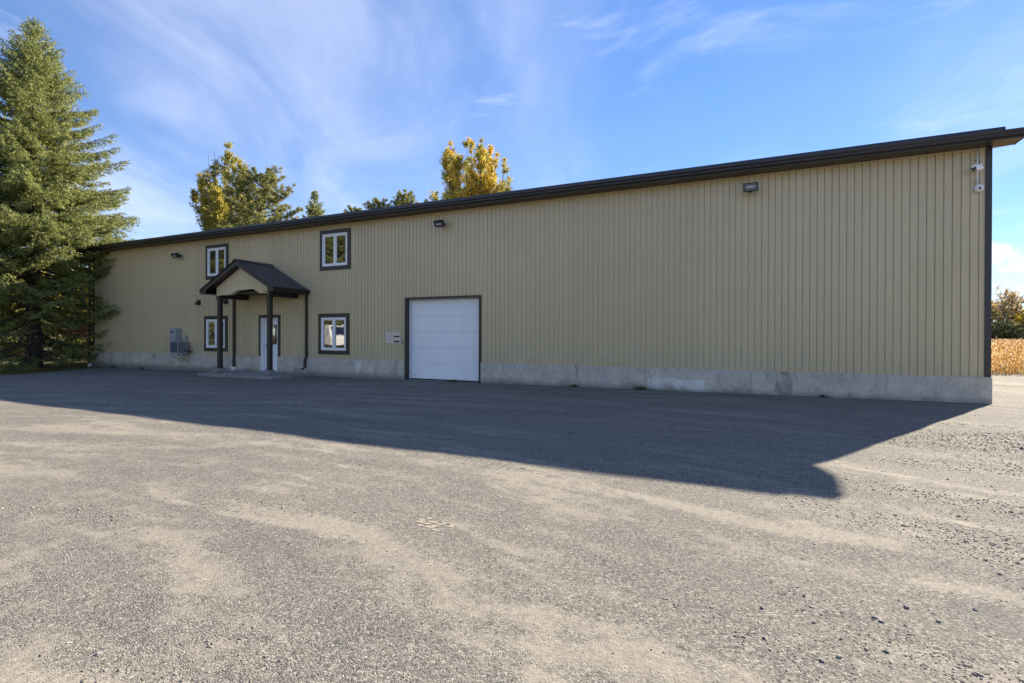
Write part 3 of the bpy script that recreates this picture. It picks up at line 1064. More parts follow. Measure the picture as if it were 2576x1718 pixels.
# ------------------------------------------------------------------ things fixed to the wall
def floodlight(x, z, yaw, tilt, label):
    t = empty('floodlight', (x, -0.02, z))
    tag(t, label, 'floodlight', 'floodlights along the wall')
    b = MB().tube([(0, 0.005, -0.02), (0, -0.05, -0.02)], 0.055, 12)
    b.tube([(0, -0.04, -0.02), (0, -0.10, -0.05), (0, -0.15, -0.05)], 0.022, 8)
    b.build('mount', M['black'], t)
    hd_ = MB()
    w_, h_ = 0.165, 0.10
    rings = [(-0.10, 1.0), (-0.085, 1.04), (-0.02, 1.0), (0.045, 0.62), (0.06, 0.5)]
    vs, fs = [], []
    for y, k in rings:
        vs += [(-w_ * k, y, -h_ * k), (w_ * k, y, -h_ * k), (w_ * k, y, h_ * k), (-w_ * k, y, h_ * k)]
    for i in range(len(rings) - 1):
        for j in range(4):
            fs.append((i * 4 + j, i * 4 + (j + 1) % 4, (i + 1) * 4 + (j + 1) % 4, (i + 1) * 4 + j))
    fs.append((16, 17, 18, 19))
    hd_.add(vs, fs)
    for q in (-0.1, -0.05, 0.0, 0.05, 0.1):
        hd_.box(q - 0.004, q + 0.004, 0.0, 0.075, -0.07, 0.07)
    hd_.ring(-w_, w_, -h_, h_, 0.022, -0.112, -0.09)
    h = hd_.build('lamp_head', M['black'], t)
    h.location = (0, -0.22, 0.0)
    h.rotation_euler = (tilt, 0, yaw)
    ln = MB().box(-w_ + 0.022, w_ - 0.022, -0.101, -0.094, -h_ + 0.022, h_ - 0.022).build('lens', M['lens'], h)
    MB().tube([(-0.09, -0.103, 0.0), (0.09, -0.103, 0.0)], 0.012, 8).build('lamp_tube', M['white'], h)
    return t


floodlight(-4.71, 5.20, 0.0, rad(6), 'floodlight facing the yard near the cameras, its pale lens seen squarely')
floodlight(-14.0, 5.16, 0.10, rad(38), 'black floodlight high above the white overhead door')
floodlight(-27.95, 5.00, 0.05, rad(40), 'black floodlight high on the wall nearest the spruce trees')

# security cameras on a pipe
t = empty('conduit_pipe', (-0.235, -0.06, 4.70))
tag(t, 'thin white conduit pipe running down from the soffit by the corner', 'pipe')
MB().tube([(0, 0, 0.0), (0, 0, 0.865)], 0.0145, 10).build('pipe', M['white'], t, smooth=True)
for z in (0.14, 0.62):
    MB().box(-0.032, 0.032, -0.018, 0.03, z - 0.012, z + 0.012).build('clamp', M['steel'], t)
t = empty('bullet_camera', (-0.22, -0.08, 5.09))
tag(t, 'white tubular security camera, upper one on the pipe by the corner', 'camera')
ax = Vector((-0.74, -0.62, -0.17)).normalized()
bs = Vector((0.03, -0.06, 0.02))
MB().tube([bs - ax * 0.02, bs, bs + ax * 0.20, bs + ax * 0.21], [0.03, 0.043, 0.043, 0.040], 14).build('housing', M['white'], t, smooth=False)
MB().tube([bs + ax * 0.211, bs + ax * 0.235], [0.044, 0.046], 14).build('front_ring', M['black'], t)
MB().tube([bs + ax * 0.2355, bs + ax * 0.239], [0.026, 0.022], 12).build('lens', M['lens'], t)
sid = ax.cross(Vector((0, 0, 1))).normalized()
up = sid.cross(ax)
MB().tube([bs + up * 0.05 - ax * 0.0, bs + up * 0.05 + ax * 0.25], [0.034, 0.034], 6).build('sunshield', M['white'], t)
MB().tube([(0.0, 0.05, 0.0), (0.0, 0.0, 0.0), bs], [0.04, 0.03, 0.02], 10).build('bracket', M['white'], t)
t = empty('turret_camera', (-0.21, -0.06, 4.685))
tag(t, 'white round turret camera, lower one at the pipe end by the corner', 'camera')
MB().tube([(0, 0.04, 0), (0, -0.045, 0), (0, -0.055, 0)], [0.078, 0.078, 0.070], 20).build('base', M['white'], t)
MB().tube([(0.01, -0.04, -0.01), (0.0, -0.085, -0.012), (-0.004, -0.10, -0.016)], [0.055, 0.05, 0.034], 16).build('ball', M['white'], t)
MB().tube([(-0.004, -0.099, -0.016), (-0.005, -0.106, -0.017)], [0.026, 0.02], 12).build('lens', M['black'], t)

# hooded vents beside the porch
def vent(x, z, label):
    t = empty('vent_hood', (x, -0.02, z))
    tag(t, label, 'vent')
    h = MB()
    v = [(-0.09, 0, 0.09), (0.09, 0, 0.09), (0.09, 0, -0.09), (-0.09, 0, -0.09), (-0.085, -0.15, -0.05), (0.085, -0.15, -0.05), (0.085, -0.15, -0.09), (-0.085, -0.15, -0.09)]
    h.add(v, [(0, 1, 5, 4), (4, 5, 6, 7), (0, 4, 7, 3), (1, 2, 6, 5), (0, 3, 2, 1)])
    h.build('hood', M['brown'], t)
    MB().box(-0.115, 0.115, -0.012, 0.015, -0.115, 0.115).build('flange', M['brown'], t)


vent(-26.72, 2.86, 'dark vent hood on the wall left of the porch roof')
vent(-24.92, 2.86, 'dark vent hood tucked under the porch roof')

# condenser on brackets, with an electrical box above it
t = empty('condenser_unit', (-27.535, 0, 0.60))
tag(t, 'grey air conditioner condenser on wall brackets below the electrical box', 'air conditioner')
cy0, cy1 = -0.60, -0.16
MB().cbox(-0.275, 0.275, cy0 + 0.01, cy1 - 0.01, 0.0, 0.055, 0.008).build('base_pan', M['grey_box'], t)
MB().cbox(-0.275, 0.275, cy0, cy1, 0.515, 0.555, 0.008).build('top_cover', M['grey_box'], t)
MB().box(-0.25, 0.25, cy0 + 0.025, cy1 - 0.025, 0.055, 0.515).build('coil', M['fin'], t)
for (px, py) in ((-0.26, cy0 + 0.012), (0.26, cy0 + 0.012), (-0.26, cy1 - 0.012), (0.26, cy1 - 0.012)):
    MB().box(px - 0.014, px + 0.014, py - 0.011, py + 0.011, 0.055, 0.515).build('corner_post', M['grey_box'], t)
for k in range(8):
    z = 0.075 + k * 0.056
    MB().box(-0.246, 0.246, cy0 + 0.004, cy0 + 0.022, z, z + 0.026).build('louvre', M['fin'], t)
    MB().box(0.252, 0.271, cy0 + 0.025, cy1 - 0.025, z, z + 0.026).build('louvre', M['grey_box'], t)
for px in (-0.22, 0.22):
    br_ = MB()
    br_.box(px - 0.02, px + 0.02, -0.66, -0.045, -0.04, -0.002)
    br_.box(px - 0.02, px + 0.02, -0.062, -0.042, -0.42, -0.041)
    br_.tube([(px, -0.62, -0.03), (px, -0.07, -0.38)], 0.018, 6)
    br_.build('wall_bracket', M['steel'], t)
MB().box(-0.33, 0.33, -0.665, -0.635, -0.045, -0.004).build('front_rail', M['steel'], t)
MB().tube([(0.27, -0.30, 0.15), (0.37, -0.25, 0.12), (0.39, -0.10, 0.10), (0.39, -0.02, 0.10)], 0.02, 8).build('line_set', M['black'], t)
t = empty('electrical_box', (-28.13, -0.02, 1.17))
tag(t, 'grey electrical box with dark display mounted above the condenser', 'electrical box')
MB().cbox(-0.20, 0.20, -0.28, 0.0, 0.0, 0.55, 0.012).build('enclosure', M['grey_box'], t)
MB().cbox(-0.17, 0.17, -0.288, -0.2805, 0.03, 0.52, 0.003).build('cover', M['grey_box'], t)
MB().box(-0.10, 0.05, -0.293, -0.2885, 0.34, 0.43).build('display', M['black'], t)
t = empty('disconnect_switch', (-27.55, -0.02, 1.21))
tag(t, 'small grey disconnect switch on the wall right of the electrical box', 'switch box')
MB().cbox(-0.07, 0.07, -0.10, 0.0, 0.0, 0.20, 0.008).build('enclosure', M['grey_box'], t)
MB().tube([(0.0, -0.05, -0.15), (0.0, -0.05, 0.0)], 0.014, 8).build('conduit', M['steel'], t)

# board with two slots beside the overhead door
t = empty('mail_slot_board', (-16.065, -0.02, 1.165))
tag(t, 'beige board with two black slots on the wall left of the overhead door', 'mail board')
bd = MB().cbox(-0.325, 0.325, -0.022, 0.0, 0.0, 0.385, 0.004).build('board', M['beige'], t)
MB().box(-0.305, 0.02, -0.0255, -0.0222, 0.03, 0.355).build('printed_sheet', M['print'], t)
for z in (0.235, 0.065):
    MB().box(0.035, 0.275, -0.028, -0.0222, z - 0.026, z + 0.026).build('slot', M['black'], t)
t = empty('door_bell_button', (-15.655, -0.02, 1.20))
tag(t, 'tiny black bell button between slotted board and overhead door', 'button')
MB().tube([(0, 0.0, 0), (0, -0.015, 0)], [0.032, 0.030], 14).build('button_plate', M['black'], t)
MB().tube([(0, -0.0155, 0), (0, -0.022, 0)], [0.014, 0.012], 10).build('push_button', M['steel'], t)


# ------------------------------------------------------------------ vegetation tools
def rng(seed):
    return np.random.default_rng(seed)


def unit(v):
    return v / np.maximum(np.linalg.norm(v, axis=-1, keepdims=True), 1e-9)


def needle_tris(A, B, R, per_m=22, ln=0.11, wd=0.016, cols=((0.05, 0.075, 0.03), (0.10, 0.115, 0.04)), spread=0.9, tipmul=1.0):
    """fans of slim triangles along twigs A->B"""
    L = np.linalg.norm(B - A, axis=1)
    cnt = np.maximum((L * per_m).astype(int), 2)
    idx = np.repeat(np.arange(len(A)), cnt)
    tt = R.random(len(idx)) ** 0.8
    d = unit(B - A)[idx]
    P = A[idx] + (B - A)[idx] * tt[:, None] + R.normal(0, 0.012, (len(idx), 3))
    rnd = unit(R.normal(0, 1, (len(idx), 3)))
    per = unit(rnd - d * (rnd * d).sum(1, keepdims=True))
    tip = unit(d * 0.75 + per * spread + np.array([0, 0, 0.12]))
    ll = ln * (0.6 + 0.8 * R.random(len(idx)))
    side = unit(np.cross(tip, unit(R.normal(0, 1, (len(idx), 3)))))
    V = np.empty((len(idx), 3, 3))
    V[:, 0] = P - side * wd
    V[:, 1] = P + side * wd
    V[:, 2] = P + tip * ll[:, None]
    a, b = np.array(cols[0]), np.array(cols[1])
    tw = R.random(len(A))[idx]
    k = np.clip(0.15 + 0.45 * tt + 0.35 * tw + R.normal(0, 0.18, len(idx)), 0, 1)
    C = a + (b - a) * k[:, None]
    C = np.repeat(C[:, None, :], 3, 1)
    return V.reshape(-1, 3), C.reshape(-1, 3)


def tri_mesh(name, V, C):
    return mesh_np(name, V, np.arange(len(V)).reshape(-1, 3), C)


def leaf_quads(P, R, size, cols, jit=0.35, flat=0.3):
    """diamond leaves at P"""
    n = len(P)
    nrm = unit(R.normal(0, 1, (n, 3)) + np.array([0, 0, flat]))
    a = unit(np.cross(nrm, unit(R.normal(0, 1, (n, 3)))))
    b = np.cross(nrm, a)
    s = size * (0.6 + 0.8 * R.random(n))[:, None]
    V = np.empty((n, 4, 3))
    V[:, 0] = P - a * s * 0.55
    V[:, 1] = P + b * s * 0.38 - a * s * 0.05
    V[:, 2] = P + a * s * 0.55 + nrm * s * 0.1
    V[:, 3] = P - b * s * 0.38 - a * s * 0.05
    C = np.repeat(cols[:, None, :], 4, 1)
    return V.reshape(-1, 3), np.arange(n * 4).reshape(-1, 4), C.reshape(-1, 3)


class Wood:
    def __init__(s):
        s.mb = MB()

    def limb(s, pts, radii, sides=5):
        s.mb.tube(pts, radii, sides, cap=False)


def spruce_meshes(H, R0, seed, first=0.06, whorl=0.27, per=6, dense=1.0, prof=None, dark=(0.080, 0.112, 0.048), lite=(0.385, 0.40, 0.125), nl=0.12, nw=0.018, gap=1.0):
    R = rng(seed)
    trunk = MB()
    nseg = 14
    wob = R.normal(0, 0.03, (nseg + 1, 2)) * np.linspace(0, 1, nseg + 1)[:, None]
    tp = [(wob[i, 0], wob[i, 1], H * i / nseg - (0.3 if i == 0 else 0)) for i in range(nseg + 1)]
    tr = [max(0.02, 0.018 * H * (1 - i / nseg) ** 0.85 * (1.25 if i == 0 else 1)) for i in range(nseg + 1)]
    trunk.tube(tp, tr, 10)
    wood = MB()
    As, Bs = [], []
    z = first * H
    while z < H - 0.12:
        f = z / H
        prof_r = prof(f) if prof else (1 - f) ** 0.85
        n = per + int(R.integers(-1, 2))
        if f < 0.30:
            n = max(3, n - (4 if f < 0.2 else 2))
        if f > 0.9:
            n = max(3, n - 2)
        az0 = R.random() * 6.28
        for k in range(n):
            az = az0 + k * 6.283 / n + R.normal(0, 0.25)
            L = R0 * prof_r * R.uniform(0.72, 1.08) + 0.12
            if R.random() < 0.05:
                L *= 1.12
            pitch = np.interp(f, [0, 0.25, 0.6, 0.9, 1.0], [-0.30, -0.18, 0.05, 0.55, 1.1]) + R.normal(0, 0.09)
            out = np.array([math.cos(az), math.sin(az), 0.0])
            zb = z + R.uniform(-0.06, 0.06)
            ss = np.linspace(0, 1, 7)
            droop = np.interp(f, [0, 0.4, 1], [0.20, 0.14, 0.0])
            hz = np.sin(pitch) * ss * L - droop * L * np.sin(ss * math.pi) * 0.6 + 0.10 * L * ss ** 3
            path = out[None, :] * (ss * L * math.cos(pitch))[:, None]
            path[:, 2] = zb + hz
            sidev = np.array([-out[1], out[0], 0])
            path += sidev * (R.normal(0, 0.05) * L * ss ** 2)[:, None]
            r0 = 0.012 + 0.010 * L
            wood.tube([tuple(p) for p in path[[0, 2, 4, 6]]], [r0, r0 * 0.7, r0 * 0.4, 0.004], 3, cap=False)
            # side twigs
            step = 0.105 / dense
            nt = max(3, int(L / step))
            s0 = 0.12 if f > 0.6 else np.interp(f, [0, 0.12, 0.6], [0.35, 0.25, 0.12])
            for sd in (-1, 1):
                u = np.linspace(s0, 0.99, nt) + R.normal(0, 0.01, nt)
                u = np.clip(u, 0.02, 1)
                keep = R.random(nt) < gap * np.interp(f, [0, 0.14, 0.32, 0.45], [0.16, 0.26, 0.74, 0.97])
                u = u[keep]
                if len(u) == 0:
                    continue
                base = np.stack([np.interp(u, ss, path[:, c]) for c in range(3)], 1)
                tl = (0.16 + 0.30 * L * (1 - u) ** 0.8 * (0.35 + u)) * R.uniform(0.65, 1.15, len(u))
                tl = np.minimum(tl, 0.95)
                ang = R.normal(0.85, 0.16, len(u))
                dv = out[None, :] * np.cos(ang)[:, None] + sidev[None, :] * (sd * np.sin(ang))[:, None]
                dv[:, 2] += R.normal(-0.15, 0.09, len(u))
                tip = base + unit(dv) * tl[:, None]
                tip[:, 2] -= 0.10 * tl
                As.append(base)
                Bs.append(tip)
                # second-order twiglets
                mid = base + (tip - base) * R.uniform(0.3, 0.8, (len(u), 1))
                big = tl > 0.34
                if big.any():
                    dv2 = unit(unit(dv[big]) + out[None, :] * 0.5 * R.choice([1, -0.4], (big.sum(), 1)) + R.normal(0, 0.25, (big.sum(), 3)))
                    As.append(mid[big])
                    Bs.append(mid[big] + dv2 * (tl[big] * 0.55)[:, None] + np.array([0, 0, -0.03]))
            As.append(path[3:6])
            Bs.append(path[4:7])
        z += whorl * R.uniform(0.8, 1.2) * (1.25 if f < 0.2 else 1.0 if f < 0.75 else 0.75)
    As.append(np.array([[0, 0, H - 0.5], [0, 0, H - 0.25]]))
    Bs.append(np.array([[0, 0, H - 0.2], [0, 0, H + 0.15]]))
    A, B = np.concatenate(As), np.concatenate(Bs)
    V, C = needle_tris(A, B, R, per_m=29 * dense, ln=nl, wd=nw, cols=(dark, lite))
    return trunk.mesh('trunk', True), wood.mesh('branches'), tri_mesh('needles', V, C)


def plant(name, meshes, mats, loc, rz=0.0, sc=1.0, label=None, cat='tree', group=None):
    t = empty(name, loc, rz)
    t.scale = (sc, sc, sc) if not hasattr(sc, '__len__') else sc
    tag(t, label, cat, group)
    for nm, me, mt in zip(('trunk', 'limbs', 'crown'), meshes, mats):
        link(nm, me, mt, t)
    return t


def pine_meshes(H, R0, seed, crown0=0.35, dark=(0.10, 0.13, 0.05), lite=(0.43, 0.40, 0.12), per=5, whorl=0.55, tuft=0.20):
    """loose pine: upswept limbs ending in round tufts"""
    R = rng(seed)
    trunk = MB()
    tp = [(R.normal(0, 0.04) * i, R.normal(0, 0.04) * i, H * i / 8 - (0.3 if i == 0 else 0)) for i in range(9)]
    trunk.tube(tp, [max(0.03, 0.017 * H * (1 - i / 8.3)) for i in range(9)], 8)
    wood = MB()
    tips = []
    z = crown0 * H
    while z < H - 0.2:
        f = (z / H - crown0) / (1 - crown0)
        pr = math.sqrt(max(0.0, 1 - f ** 1.7)) * (0.75 + 0.25 * min(1, f * 4))
        n = per + int(R.integers(-1, 2))
        a0 = R.random() * 6.28
        for k in range(n):
            az = a0 + k * 6.283 / n + R.normal(0, 0.3)
            L = R0 * pr * R.uniform(0.6, 1.12) + 0.25
            out = np.array([math.cos(az), math.sin(az), 0.0])
            rise = np.interp(f, [0, 0.5, 1], [0.10, 0.35, 0.9]) * L
            p = [np.array([0, 0, z]) + out * L * s + np.array([0, 0, rise * s ** 1.5]) for s in (0, 0.4, 0.75, 1.0)]
            wood.tube([tuple(q) for q in p], [0.02 + 0.012 * L, 0.015 + 0.008 * L, 0.018, 0.008], 4, cap=False)
            nt = max(4, int(L * 8))
            for s in R.uniform(0.38, 1.0, nt):
                q = np.array([np.interp(s, (0, 0.4, 0.75, 1.0), [pp[c] for pp in p]) for c in range(3)])
                off = R.normal(0, 0.22 * (1.25 - s) * min(L, 2.2), 3) * np.array([1, 1, 0.45]) + np.array([0, 0, 0.10])
                tips.append(q + off)
        z += whorl * R.uniform(0.75, 1.25)
    for k in range(6):
        tips.append(np.array([R.normal(0, 0.12), R.normal(0, 0.12), H - 0.1 * k]))
    T_ = np.array(tips)
    n = 46
    idx = np.repeat(np.arange(len(T_)), n)
    d = unit(R.normal(0, 1, (len(idx), 3)) + np.array([0, 0, 0.45]))
    ll = tuft * R.uniform(0.6, 1.3, len(idx))
    side = unit(np.cross(d, R.normal(0, 1, (len(idx), 3))))
    P = T_[idx] + R.normal(0, 0.07, (len(idx), 3))
    V = np.stack([P - side * 0.024, P + side * 0.024, P + d * ll[:, None]], 1)
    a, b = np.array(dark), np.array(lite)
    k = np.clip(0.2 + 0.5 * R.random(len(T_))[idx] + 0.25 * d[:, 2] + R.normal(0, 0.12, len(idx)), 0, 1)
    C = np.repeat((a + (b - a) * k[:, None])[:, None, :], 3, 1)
    return trunk.mesh('trunk', True), wood.mesh('limbs'), tri_mesh('crown', V.reshape(-1, 3), C.reshape(-1, 3))


def broad_meshes(H, R0, seed, palette, nleaf=9000, leaf=0.16, crown0=0.3, levels=3, spread=0.7, gap=0.0, bare=0.0, trunk_r=0.018):
    """forked tree: limbs by recursion, leaves round the outer twigs"""
    R = rng(seed)
    wood = MB()
    trunk = MB()
    ends = []
    tr = trunk_r * H
    top = np.array([R.normal(0, 0.15), R.normal(0, 0.15), crown0 * H * 1.25])
    trunk.tube([(0, 0, -0.3), (0, 0, 0.3), tuple(top * 0.5), tuple(top)], [tr * 1.5, tr * 1.1, tr, tr * 0.85], 9)

    def grow(p, d, L, r, lev):
        q = p + d * L
        midp = (p + q) / 2 + R.normal(0, 0.06 * L, 3)
        wood.tube([tuple(p), tuple(midp), tuple(q)], [r, r * 0.8, r * 0.6], 5 if lev > 1 else 3, cap=False)
        if lev <= 1:
            ends.append((midp, q))
        if lev == 0:
            return
        nb = int(R.integers(3, 5))
        for _ in range(nb):
            s = R.uniform(0.45, 1.0)
            b0 = p + (q - p) * s
            nd = unit((d + R.normal(0, spread, 3) + np.array([0, 0, 0.16]))[None, :])[0]
            grow(b0, nd, L * R.uniform(0.5, 0.8), r * 0.55, lev - 1)

    nl = 6
    for k in range(nl):
        az = k * 6.283 / nl + R.normal(0, 0.3)
        el = R.uniform(0.35, 1.25)
        d = np.array([math.cos(az) * math.cos(el) * R0 / (H * 0.35), math.sin(az) * math.cos(el) * R0 / (H * 0.35), math.sin(el)])
        st = top * R.uniform(0.72, 1.0)
        grow(st, unit(d[None, :])[0], np.linalg.norm(d) * H * 0.27, tr * 0.55, levels)
    grow(top, np.array([0, 0, 1.0]), H * 0.30, tr * 0.7, levels)
    E0 = np.array([e[0] for e in ends])
    E1 = np.array([e[1] for e in ends])
    keepw = R.random(len(E0)) > bare
    E0, E1 = E0[keepw], E1[keepw]
    i = R.integers(0, len(E0), nleaf)
    s = R.random(nleaf)
    P = E0[i] + (E1 - E0)[i] * s[:, None] + R.normal(0, 0.032 * H * 0.7, (nleaf, 3)) * np.array([1, 1, 0.8])
    pal = np.array(palette)
    br = R.random(len(E0))
    pk = np.clip(br[i] * 0.7 + R.random(nleaf) * 0.45, 0, 0.999) * (len(pal) - 1)
    lo = np.floor(pk).astype(int)
    cc = pal[lo] + (pal[np.minimum(lo + 1, len(pal) - 1)] - pal[lo]) * (pk - lo)[:, None]
    cc *= R.uniform(0.75, 1.2, (nleaf, 1))
    V, F, C = leaf_quads(P, R, leaf, cc)
    return trunk.mesh('trunk', True), wood.mesh('limbs'), mesh_np('crown', V, F, C)


def poplar_meshes(H, R0, seed, palette, nleaf=16000, leaf=0.17, leaders=11, z0=0.35):
    """upright poplar: many steep leaders, each a leafy plume"""
    R = rng(seed)
    trunk, wood = MB(), MB()
    tr = 0.016 * H
    trunk.tube([(0, 0, -0.3), (0, 0, 0.4), (0.05, 0, H * 0.4), (0.0, 0.1, H * 0.8)], [tr * 1.4, tr, tr * 0.8, tr * 0.3], 9)
    Ps, Cs = [], []
    pal = np.array(palette)
    for k in range(leaders):
        az = k * 2.4 + R.normal(0, 0.3)
        rr = R0 * math.sqrt((k + 0.5) / leaders) * R.uniform(0.75, 1.1)
        zb = H * R.uniform(z0 * 0.7, z0 + 0.12)
        zt = H * (1.0 - 0.42 * (rr / R0) ** 1.6 * R.uniform(0.5, 1.0)) - R.uniform(0, 0.04) * H
        b = np.array([0, 0, zb])
        t_ = np.array([math.cos(az) * rr, math.sin(az) * rr, zt])
        ctl = b + (t_ - b) * np.array([0.8, 0.8, 0.42])
        ss = np.linspace(0, 1, 6)
        path = (1 - ss)[:, None] ** 2 * b + 2 * (ss * (1 - ss))[:, None] * ctl + (ss ** 2)[:, None] * t_
        wood.tube([tuple(p) for p in path], list(np.linspace(tr * 0.4, 0.012, 6)), 4, cap=False)
        # short side twigs give the plume its ragged edge
        ntw = 26
        u = R.uniform(0.25, 1.0, ntw)
        base = np.stack([np.interp(u, ss, path[:, c]) for c in range(3)], 1)
        az2 = R.uniform(0, 6.28, ntw)
        ln = R.uniform(0.35, 1.35, ntw) * np.interp(u, [0.25, 0.6, 1], [1.2, 1.1, 0.4]) * R0 / 4.2
        tip = base + np.stack([np.cos(az2) * ln * 0.75, np.sin(az2) * ln * 0.75, ln * 0.8], 1)
        for q in range(ntw):
            wood.tube([tuple(base[q]), tuple(tip[q])], [0.018, 0.006], 3, cap=False)
        n = nleaf // leaders
        i = R.integers(0, ntw, n)
        s = R.uniform(0.15, 1.08, n)
        P = base[i] + (tip - base)[i] * s[:, None] + R.normal(0, 0.13, (n, 3))
        hue = np.clip(R.normal(0.5, 0.28), 0, 1)
        pk = np.clip(hue * 0.7 + 0.3 * R.random(ntw)[i] + R.normal(0, 0.12, n), 0, 0.999) * (len(pal) - 1)
        lo = np.floor(pk).astype(int)
        cc = pal[lo] + (pal[np.minimum(lo + 1, len(pal) - 1)] - pal[lo]) * (pk - lo)[:, None]
        cc *= R.uniform(0.7, 1.2, (n, 1))
        Ps.append(P)
        Cs.append(cc)
    V, F, C = leaf_quads(np.concatenate(Ps), R, leaf, np.concatenate(Cs))
    return trunk.mesh('trunk', True), wood.mesh('limbs'), mesh_np('crown', V, F, C)


def at(dx, dy, dist):
    """point on the ground at a compass direction from where one stands in the yard"""
    x, y = CAM.x + dx * dist, CAM.y + dy * dist
    return (x, y, float(gz(x, y)) - 0.05)


CON = (M['bark'], M['bark'], M['needle'])
DEC = (M['bark_pale'], M['bark_pale'], M['leaf'])


def sp_prof(f):
    # fullest a third of the way up, thinning near the ground
    return float(np.interp(f, [0, 0.1, 0.22, 0.41, 0.54, 0.71, 0.885, 1.0], [0.78, 0.92, 1.02, 1.0, 0.82, 0.59, 0.26, 0.03]))


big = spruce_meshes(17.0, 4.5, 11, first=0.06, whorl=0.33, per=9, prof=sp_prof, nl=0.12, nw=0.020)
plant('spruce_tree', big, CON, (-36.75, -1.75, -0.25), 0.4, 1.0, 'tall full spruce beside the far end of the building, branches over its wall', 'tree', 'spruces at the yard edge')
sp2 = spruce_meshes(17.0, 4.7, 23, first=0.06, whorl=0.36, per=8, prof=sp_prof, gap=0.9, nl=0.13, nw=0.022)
plant('spruce_tree', sp2, CON, (-41.2, -4.9, -0.25), 1.3, 1.0, 'spruce cut off by the left edge of the picture', 'tree', 'spruces at the yard edge')
small = spruce_meshes(15.0, 4.3, 31, first=0.2, whorl=0.36, per=6, dense=0.75, nl=0.20, nw=0.04)
plant('spruce_tree', small, CON, at(-0.724, 0.689, 56), 0.2, 1.08, 'small pointed spruce top rising alone above the middle of the roof', 'tree', 'spruces behind the building')
plant('spruce_tree', small, CON, at(-0.895, 0.446, 64), 2.2, 0.78, 'tiny spruce tip above the roof edge near the big spruces', 'tree', 'spruces behind the building')
plant('spruce_tree', small, CON, at(-0.945, 0.31, 62), 4.2, 1.1, 'slim spruce standing in shade behind the two big spruces', 'tree', 'spruces behind the building')

GOLD = [(0.24, 0.27, 0.06), (0.44, 0.40, 0.07), (0.68, 0.50, 0.07), (0.78, 0.46, 0.06)]
OLIVE = [(0.18, 0.19, 0.05), (0.32, 0.29, 0.07), (0.48, 0.42, 0.08), (0.56, 0.43, 0.08)]
YEL = [(0.20, 0.23, 0.04), (0.42, 0.38, 0.05), (0.64, 0.50, 0.06), (0.70, 0.45, 0.05)]
ORG = [(0.32, 0.18, 0.05), (0.55, 0.24, 0.07), (0.60, 0.28, 0.12), (0.58, 0.36, 0.07)]
SAGE = [(0.14, 0.15, 0.06), (0.24, 0.24, 0.09), (0.34, 0.31, 0.11), (0.48, 0.38, 0.12)]
RUST = [(0.34, 0.24, 0.09), (0.50, 0.34, 0.13), (0.58, 0.42, 0.18), (0.62, 0.48, 0.14)]
GRN = [(0.035, 0.060, 0.020), (0.070, 0.095, 0.028), (0.12, 0.13, 0.035), (0.20, 0.17, 0.04)]

plant('poplar_tree', poplar_meshes(20.5, 3.9, 5, OLIVE, 62000, 0.135, 26, 0.4), DEC, at(-0.814, 0.581, 58), 0.0, 1.0, 'sparse olive poplar behind the pine, left of the porch roof', 'tree', 'poplars behind the building')
plant('poplar_tree', poplar_meshes(23.5, 5.3, 8, GOLD, 98000, 0.135, 36, 0.4), DEC, at(-0.497, 0.868, 55), 0.7, 1.0, 'golden poplar with upright plumes above the middle of the roof', 'tree', 'poplars behind the building')
plant('pine_tree', pine_meshes(15.6, 3.9, 3, 0.30), CON, at(-0.783, 0.622, 50), 0.3, 1.0, 'broad dark pine in front of the olive poplar, above the upper windows', 'tree', 'pines behind the building')
pn2 = pine_meshes(16.5, 2.5, 14, 0.40)
plant('pine_tree', pn2, CON, at(-0.607, 0.795, 62), 0.3, 1.10, 'pine top just left of the golden poplar', 'tree', 'pines behind the building')
plant('pine_tree', pn2, CON, at(-0.642, 0.767, 62), 1.9, 1.04, 'middle one of three pine tops left of the golden poplar', 'tree', 'pines behind the building')
plant('pine_tree', pn2, CON, at(-0.675, 0.738, 63), 3.9, 0.98, 'lowest, leftmost of three pine tops left of the golden poplar', 'tree', 'pines behind the building')

# the wood behind the spruces on the left
yA = broad_meshes(11.0, 4.5, 41, YEL, 8000, 0.20, 0.18, 3)
yB = broad_meshes(9.0, 4.0, 42, OLIVE, 8000, 0.20, 0.15, 3)
oA = broad_meshes(4.2, 2.3, 43, ORG, 5000, 0.15, 0.10, 3)
gA = broad_meshes(3.0, 2.2, 44, GRN, 5000, 0.13, 0.08, 3)
yC = broad_meshes(4.5, 3.0, 45, YEL, 9000, 0.16, 0.06, 3)
spots = [
    (yA, -56, 12, 1.0, 'yellow tree glowing behind the big spruce, nearest the building end'),
    (yB, -62, 4, 1.0, 'olive yellow tree deep behind the two big spruces'),
    (yA, -60, -5, 1.1, 'yellow tree behind the spruces at the left picture edge'),
    (yB, -52, 20, 1.05, 'olive yellow tree behind the building end, above the orange bush'),
    (yA, -70, 16, 1.2, 'far yellow tree behind the olive trees at left'),
    (yB, -74, -2, 1.25, 'far olive tree at the left picture edge'),
    (yA, -48, 30, 1.0, 'yellow tree hidden behind the far end of the building'),
    (yA, -52, 7, 0.8, 'low yellow tree seen between the spruce boughs near the building'),
    (yB, -54, -8, 1.0, 'olive tree filling the left picture edge behind the spruce'),
    (yA, -64, 24, 1.1, 'yellow tree far behind the building end'),
    (yA, -68, 9, 1.1, 'yellow tree in the depth of the wood behind the spruces'),
    (yB, -72, 30, 1.3, 'farthest olive tree behind the spruces')]
for i, (me, x, y, s, lb) in enumerate(spots):
    plant('autumn_tree', me, DEC, (x, y, -0.3), i * 1.7, s, lb, 'tree', 'autumn trees behind the spruces')
